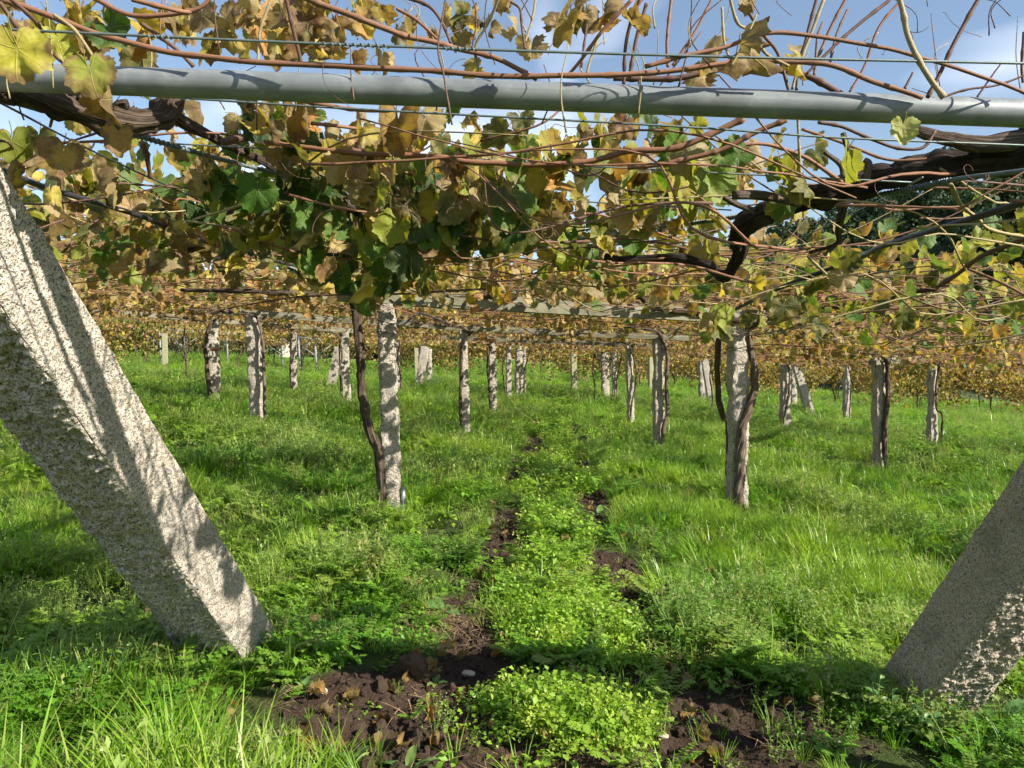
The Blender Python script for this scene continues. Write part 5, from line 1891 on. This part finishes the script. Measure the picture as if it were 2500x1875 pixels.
# a second helping of chickweed on the two pads, heaped up
n = 300
w_ = r.integers(0, 2, n)
pc = np.array(PADS)[w_]
a = r.uniform(0, 2 * PI, n); q = np.sqrt(r.random(n)) * .95 * np.where(r.random(n) < .3, r.uniform(1, 1.6, n), 1)
q = q * (1 + .28 * np.sin(2 * a + pc[:, 1]) + .16 * np.sin(5 * a + 1.3))
hx_, hy_ = pc[:, 0] + np.cos(a) * q * pc[:, 2], pc[:, 1] + np.sin(a) * q * pc[:, 3]
hz_ = ground(hx_, hy_) + .045 * np.clip(1 - q ** 2, 0, 1) * (1 + .8 * vnoise(np.stack([hx_ * 7, hy_ * 7, 0 * hx_], -1), 9))
scatter('chickweed', np.stack([hx_, hy_, hz_], -1), np.stack([r.normal(size=n) * .2, r.normal(size=n) * .2, r.uniform(0, 6.28, n)], -1), r.uniform(.8, 1.25, n), r.integers(0, 5, n), CK, 'two heaped lime-green chickweed cushions in the bare strip')

# soil clods, straw
def clod(seed):
    r_ = np.random.default_rng(seed)
    import bmesh
    bm = bmesh.new()
    bmesh.ops.create_icosphere(bm, subdivisions=2, radius=1)
    co = np.array([v.co for v in bm.verts])
    d = 1 + .35 * fbm(co * 1.4 + seed, 3, seed)
    co = co * d[:, None] * np.array([1, .85, .6])
    F_ = [[v.index for v in f.verts] for f in bm.faces]
    bm.free()
    return mesh_np('clod', co, np.array(F_), M['clod'], smooth=False)
CL = [clod(950 + i) for i in range(4)]
def straw_bit(seed):
    r_ = np.random.default_rng(seed)
    V, Fc = [], []
    for i in range(9):
        a = r_.uniform(0, 2 * PI)
        out = np.array([math.cos(a), math.sin(a), r_.uniform(-.05, .35)])
        ribbon(V, Fc, r_.normal(size=3) * np.array([.03, .03, .006]) + np.array([0, 0, .008]), out / np.linalg.norm(out), r_.uniform(.04, .12), .0028, np.array([0, 0, -.4]), 3, np.array([-out[1], out[0], 0]), 0)
    return mesh_np('straw', np.array(V), np.array(Fc), M['straw'])
ST = [straw_bit(960 + i) for i in range(4)]
n = 26000
cx = r.uniform(-1.6, 2.2, n); cyv = 2.0 + 7.0 * r.random(n) ** 1.5
s_ = soil(cx, cyv)
m = s_ > r.uniform(.28, .8, n)
cx, cyv = cx[m][:5200], cyv[m][:5200]
n = len(cx)
scatter('soil_clods', np.stack([cx, cyv, ground(cx, cyv)], -1), r.uniform(0, 6, (n, 3)), np.where(r.random(n) < .08, .018 + .022 * r.random(n), .004 + .016 * r.random(n) ** 3), r.integers(0, 4, n), CL, 'crumbled dark earth clods on the bare strip')
n = 5000
cx = r.uniform(-2.2, 3, n); cyv = 2.0 + 9.0 * r.random(n) ** 1.3
s_ = soil(cx, cyv)
m = (s_ > .12) & (r.random(n) < .16)
cx, cyv = cx[m], cyv[m]
for qx, qy, rr_, nn in ((-.32, 3.98, .12, 40), (.72, 4.9, .13, 26), (12.2, 27.6, .8, 60), (9.0, 17.0, .8, 40), (7.6, 19.0, .9, 50), (-4.2, 12.4, .5, 30)):
    cx = np.concatenate([cx, qx + r.normal(size=nn) * rr_]); cyv = np.concatenate([cyv, qy + r.normal(size=nn) * rr_])
n = len(cx)
scatter('straw', np.stack([cx, cyv, ground(cx, cyv) + .004], -1), np.stack([r.normal(size=n) * .2, r.normal(size=n) * .2, r.uniform(0, 6.28, n)], -1), r.uniform(.7, 1.3, n) * np.where(cyv > 9, 2.2, 1), r.integers(0, 4, n), ST, 'dry straw bits lying on the earth')

# ------------------------------------------------------------------ single plants, fallen leaves, stones, twig
def big_leaf(seed, L=1.0, w=.42, n=7):
    r_ = np.random.default_rng(seed)
    V, Fc, U = [], [], []
    for i in range(n + 1):
        t = i / n
        ww = w * math.sin(PI * min(1, .12 + .88 * t)) ** .7 * (1 - .25 * t) * .5 if i < n else .01
        z = .32 * t - .42 * t * t
        for k_, s in enumerate((-1, -.5, 0, .5, 1)):
            V.append((s * ww, .18 + .82 * t * L, z + .10 * abs(s) * ww * 2 + .02 * math.sin(9 * t + s * 3 + seed)))
    for i in range(n):
        for k_ in range(4):
            a = i * 5 + k_
            Fc.append((a, a + 1, a + 6, a + 5))
    b = len(V)
    V += [(-.02, 0, -.02), (.02, 0, -.02), (.02, .2, .01), (-.02, .2, .01)]
    Fc.append((b, b + 1, b + 2, b + 3))
    return mesh_np('plant_leaf', np.array(V), Fc, M['dock'])
BL = [big_leaf(970 + i, 1, (.40, .48, .36)[i]) for i in range(3)]
def rosette(px_, py_, n, L, lab, erect=(-4, 34), grp='broad-leaved weeds in the bare strip'):
    p = on_ground(px_ * S, py_ * S)
    e = empty('dock_plant', tuple(p), lab, 'weed', grp)
    r_ = np.random.default_rng(int(px_ + py_))
    for i in range(n):
        o = link('leaf', BL[i % 3], e)
        a = i * 2.4 + r_.uniform(-.4, .4)
        s = L * .72 * r_.uniform(.55, 1.2)
        o.scale = (s, s, s)
        o.rotation_euler = (math.radians(r_.uniform(*erect)), r_.normal() * .25, a)
    return e
rosette(960, 1318, 9, .17, 'spreading broad-leaved weed left of the lime chickweed cushion')
rosette(905, 1300, 6, .13, 'small broad-leaved weed at the grass edge, left end of its clump')
rosette(1028, 1318, 6, .13, 'rounded broad-leaved weed beside the dark hollow in the soil')
rosette(1205, 1262, 9, .24, 'large-leaved dock in the middle of the alley')
rosette(1240, 1290, 6, .18, 'dock with pale drooping leaves just behind the lime chickweed cushion')
rosette(1345, 1298, 6, .16, 'broad-leaved weed on the right track')
rosette(1178, 1222, 7, .2, 'dock farthest up the alley, behind the large-leaved one')
rosette(1060, 1135, 7, .2, 'pale dandelion-like weed on the left track')
rosette(880, 1655, 7, .16, 'round-leaved weed at the bottom edge in the middle')
rosette(765, 1648, 6, .14, 'small round-leaved weed at the bottom edge, left of its neighbour')
rosette(1290, 1115, 6, .2, 'broad-leaved weed on the right track, farther off')
rosette(940, 1470, 6, .09, 'small shaded weed beside the earth lump')
rosette(2160, 1560, 6, .26, 'big shaded dock at the foot of the right stay')
rosette(655, 1150 + 330, 5, .12, 'small weed at the foot of the left stay')
def upright(px_, py_, n, Hh, lab):
    p = on_ground(px_ * S, py_ * S)
    e = empty('leafy_weed', tuple(p), lab, 'weed', 'upright leafy weeds before the right stay')
    r_ = np.random.default_rng(int(px_))
    for s_i in range(n):
        a0 = r_.uniform(0, 6.28)
        base = np.array([math.cos(a0), math.sin(a0), 0]) * r_.uniform(.01, .07)
        lean = np.array([r_.normal() * .12, r_.normal() * .12, 0])
        hh = Hh * r_.uniform(.6, 1.1)
        mb = MB()
        mb.tube([base, base + lean * hh * .5 + np.array([0, 0, hh * .5]), base + lean * hh + np.array([0, 0, hh])], [.0025, .002, .0015], 4)
        mb.build('stem', M['dock'], e)
        for j in range(8):
            t = .25 + .75 * j / 7
            o = link('leaf', BL[j % 3], e, tuple(base + lean * hh * t + np.array([0, 0, hh * t])))
            s = .062 * (1.2 - .55 * t) * r_.uniform(.8, 1.2)
            o.scale = (s, s, s)
            o.rotation_euler = (math.radians(r_.uniform(-10, 35)), r_.normal() * .3, j * 1.7 + r_.uniform(-.4, .4))
upright(1905, 1575, 6, .20, 'upright leafy weed before the right stay, leftmost of three')
upright(1985, 1600, 6, .19, 'upright leafy weed before the right stay, middle of three')
upright(2060, 1590, 5, .15, 'upright leafy weed before the right stay, nearest the stone')

fl = [(1090, 1152, .07, OR), (1040, 1238, .06, BR), (1078, 1265, .05, OR), (715, 1250, .05, BR), (620, 1385, .09, BR), (650, 1395, .06, BR), (928, 1512, .075, BR), (985, 1490, .06, OR),
      (1270, 1408, .05, OR), (1440, 1440, .075, BR), (655, 1612, .07, OR), (940, 1590, .06, BR), (1022, 1225, .06, TN), (1185, 1418, .045, DB), (905, 1265, .05, TN), (820, 1590, .05, BR),
      (1340, 1475, .05, BR), (1490, 1475, .07, BR), (1335, 1620, .06, TN), (1545, 1630, .06, BR), (1480, 1240, .045, OR), (1345, 1165, .05, OR), (760, 1500, .06, BR), (1195, 1640, .05, BR),
      (1065, 1560, .05, TN), (1000, 1410, .05, BR), (890, 1425, .04, OR), (700, 1530, .06, BR), (1640, 1245, .05, OR), (1450, 1130, .05, BR)]
r = np.random.default_rng(3)
for i in range(70):
    fl.append((r.uniform(60, 2150), 1000 + 640 * r.random() ** .8, r.uniform(.045, .07), (OR, BR, TN, BR)[i % 4]))
for i in range(45):
    fl.append((r.uniform(640, 1720), 1180 + 460 * r.random() ** .6, r.uniform(.04, .065), (BR, OR, DB, TN)[i % 4]))
for i, (px_, py_, s, c) in enumerate(fl):
    p = on_ground(px_ * S, py_ * S)
    o = link('fallen_leaf', DRY[i % 14], None, tuple(p + np.array([0, 0, (.016 if i < 30 or i >= 100 else .05)])))
    s *= .72
    o.scale = (s, s, s)
    o.rotation_euler = (r.normal() * .45, r.normal() * .45, r.uniform(0, 6.28))
    j = r.uniform(.7, 1.1)
    o.color = (c[0] * j * .8, c[1] * j * .62, c[2] * j * .55, .7)
    tag(o, 'curled brown fallen vine leaf lying on the ground', 'leaf', 'fallen vine leaves')
# lump of earth and roots
p = on_ground(905 * S, 1455 * S)
import bmesh as _b
bm = _b.new()
_b.ops.create_icosphere(bm, subdivisions=4, radius=1)
co = np.array([v.co for v in bm.verts])
Fv = np.array([[v.index for v in f.verts] for f in bm.faces])
bm.free()
co = np.sign(co) * np.abs(co) ** .75
co = co * (1 + .22 * fbm(co * 3, 5, 71, .65) + .10 * fbm(co * 13, 2, 72))[:, None] * np.array([.085, .045, .042])
o = link('earth_lump', mesh_np('earth_lump', co, Fv, M['earth']), None, tuple(p + np.array([0, 0, .02])))
o.rotation_euler = (.1, .28, -.62)
tag(o, 'brown lump of earth and roots lying in the shade band', 'clod')
for px_, py_, s, lab in ((690, 1492, .03, 'pale flat stone in the shade left of the earth lump'), (1010, 1438, .03, 'small buff stone right of the earth lump'),
                         (1430, 1583, .022, 'small pale stone near the bottom, right of the twig'), (1815, 1600, .02, 'small white pebble in the dark soil at the lower right')):
    p = on_ground(px_ * S, py_ * S)
    o = link('stone', CL[int(px_) % 4].copy(), None, tuple(p + np.array([0, 0, s * .3])))
    o.data.materials.clear(); o.data.materials.append(M['stone'])
    o.scale = (s, s, s * .8)
    tag(o, lab, 'stone', 'loose stones')
pts = [on_ground(x * S, y * S) + np.array([0, 0, z]) for x, y, z in ((1262, 1460, .05), (1262, 1500, .05), (1282, 1530, .04), (1300, 1548, .03), (1338, 1575, .03))]
mb = MB(); mb.tube(catmull(pts, 24), np.linspace(.005, .003, 24), 6)
o = mb.build('twig', M['cane'], None, origin=pts[0]); o.location = tuple(pts[0])
tag(o, 'reddish vine twig lying across the near chickweed cushion', 'twig')
p = on_ground(1298 * S, 1572 * S)
o = link('fallen_leaf', DRY[2], None, tuple(p + np.array([0, 0, .05])))
o.scale = (.05,) * 3; o.rotation_euler = (1.1, .2, .4); o.color = (.55, .48, .32, .1)
tag(o, 'pale cream shrivelled leaf at the end of the reddish twig', 'leaf', 'fallen vine leaves')
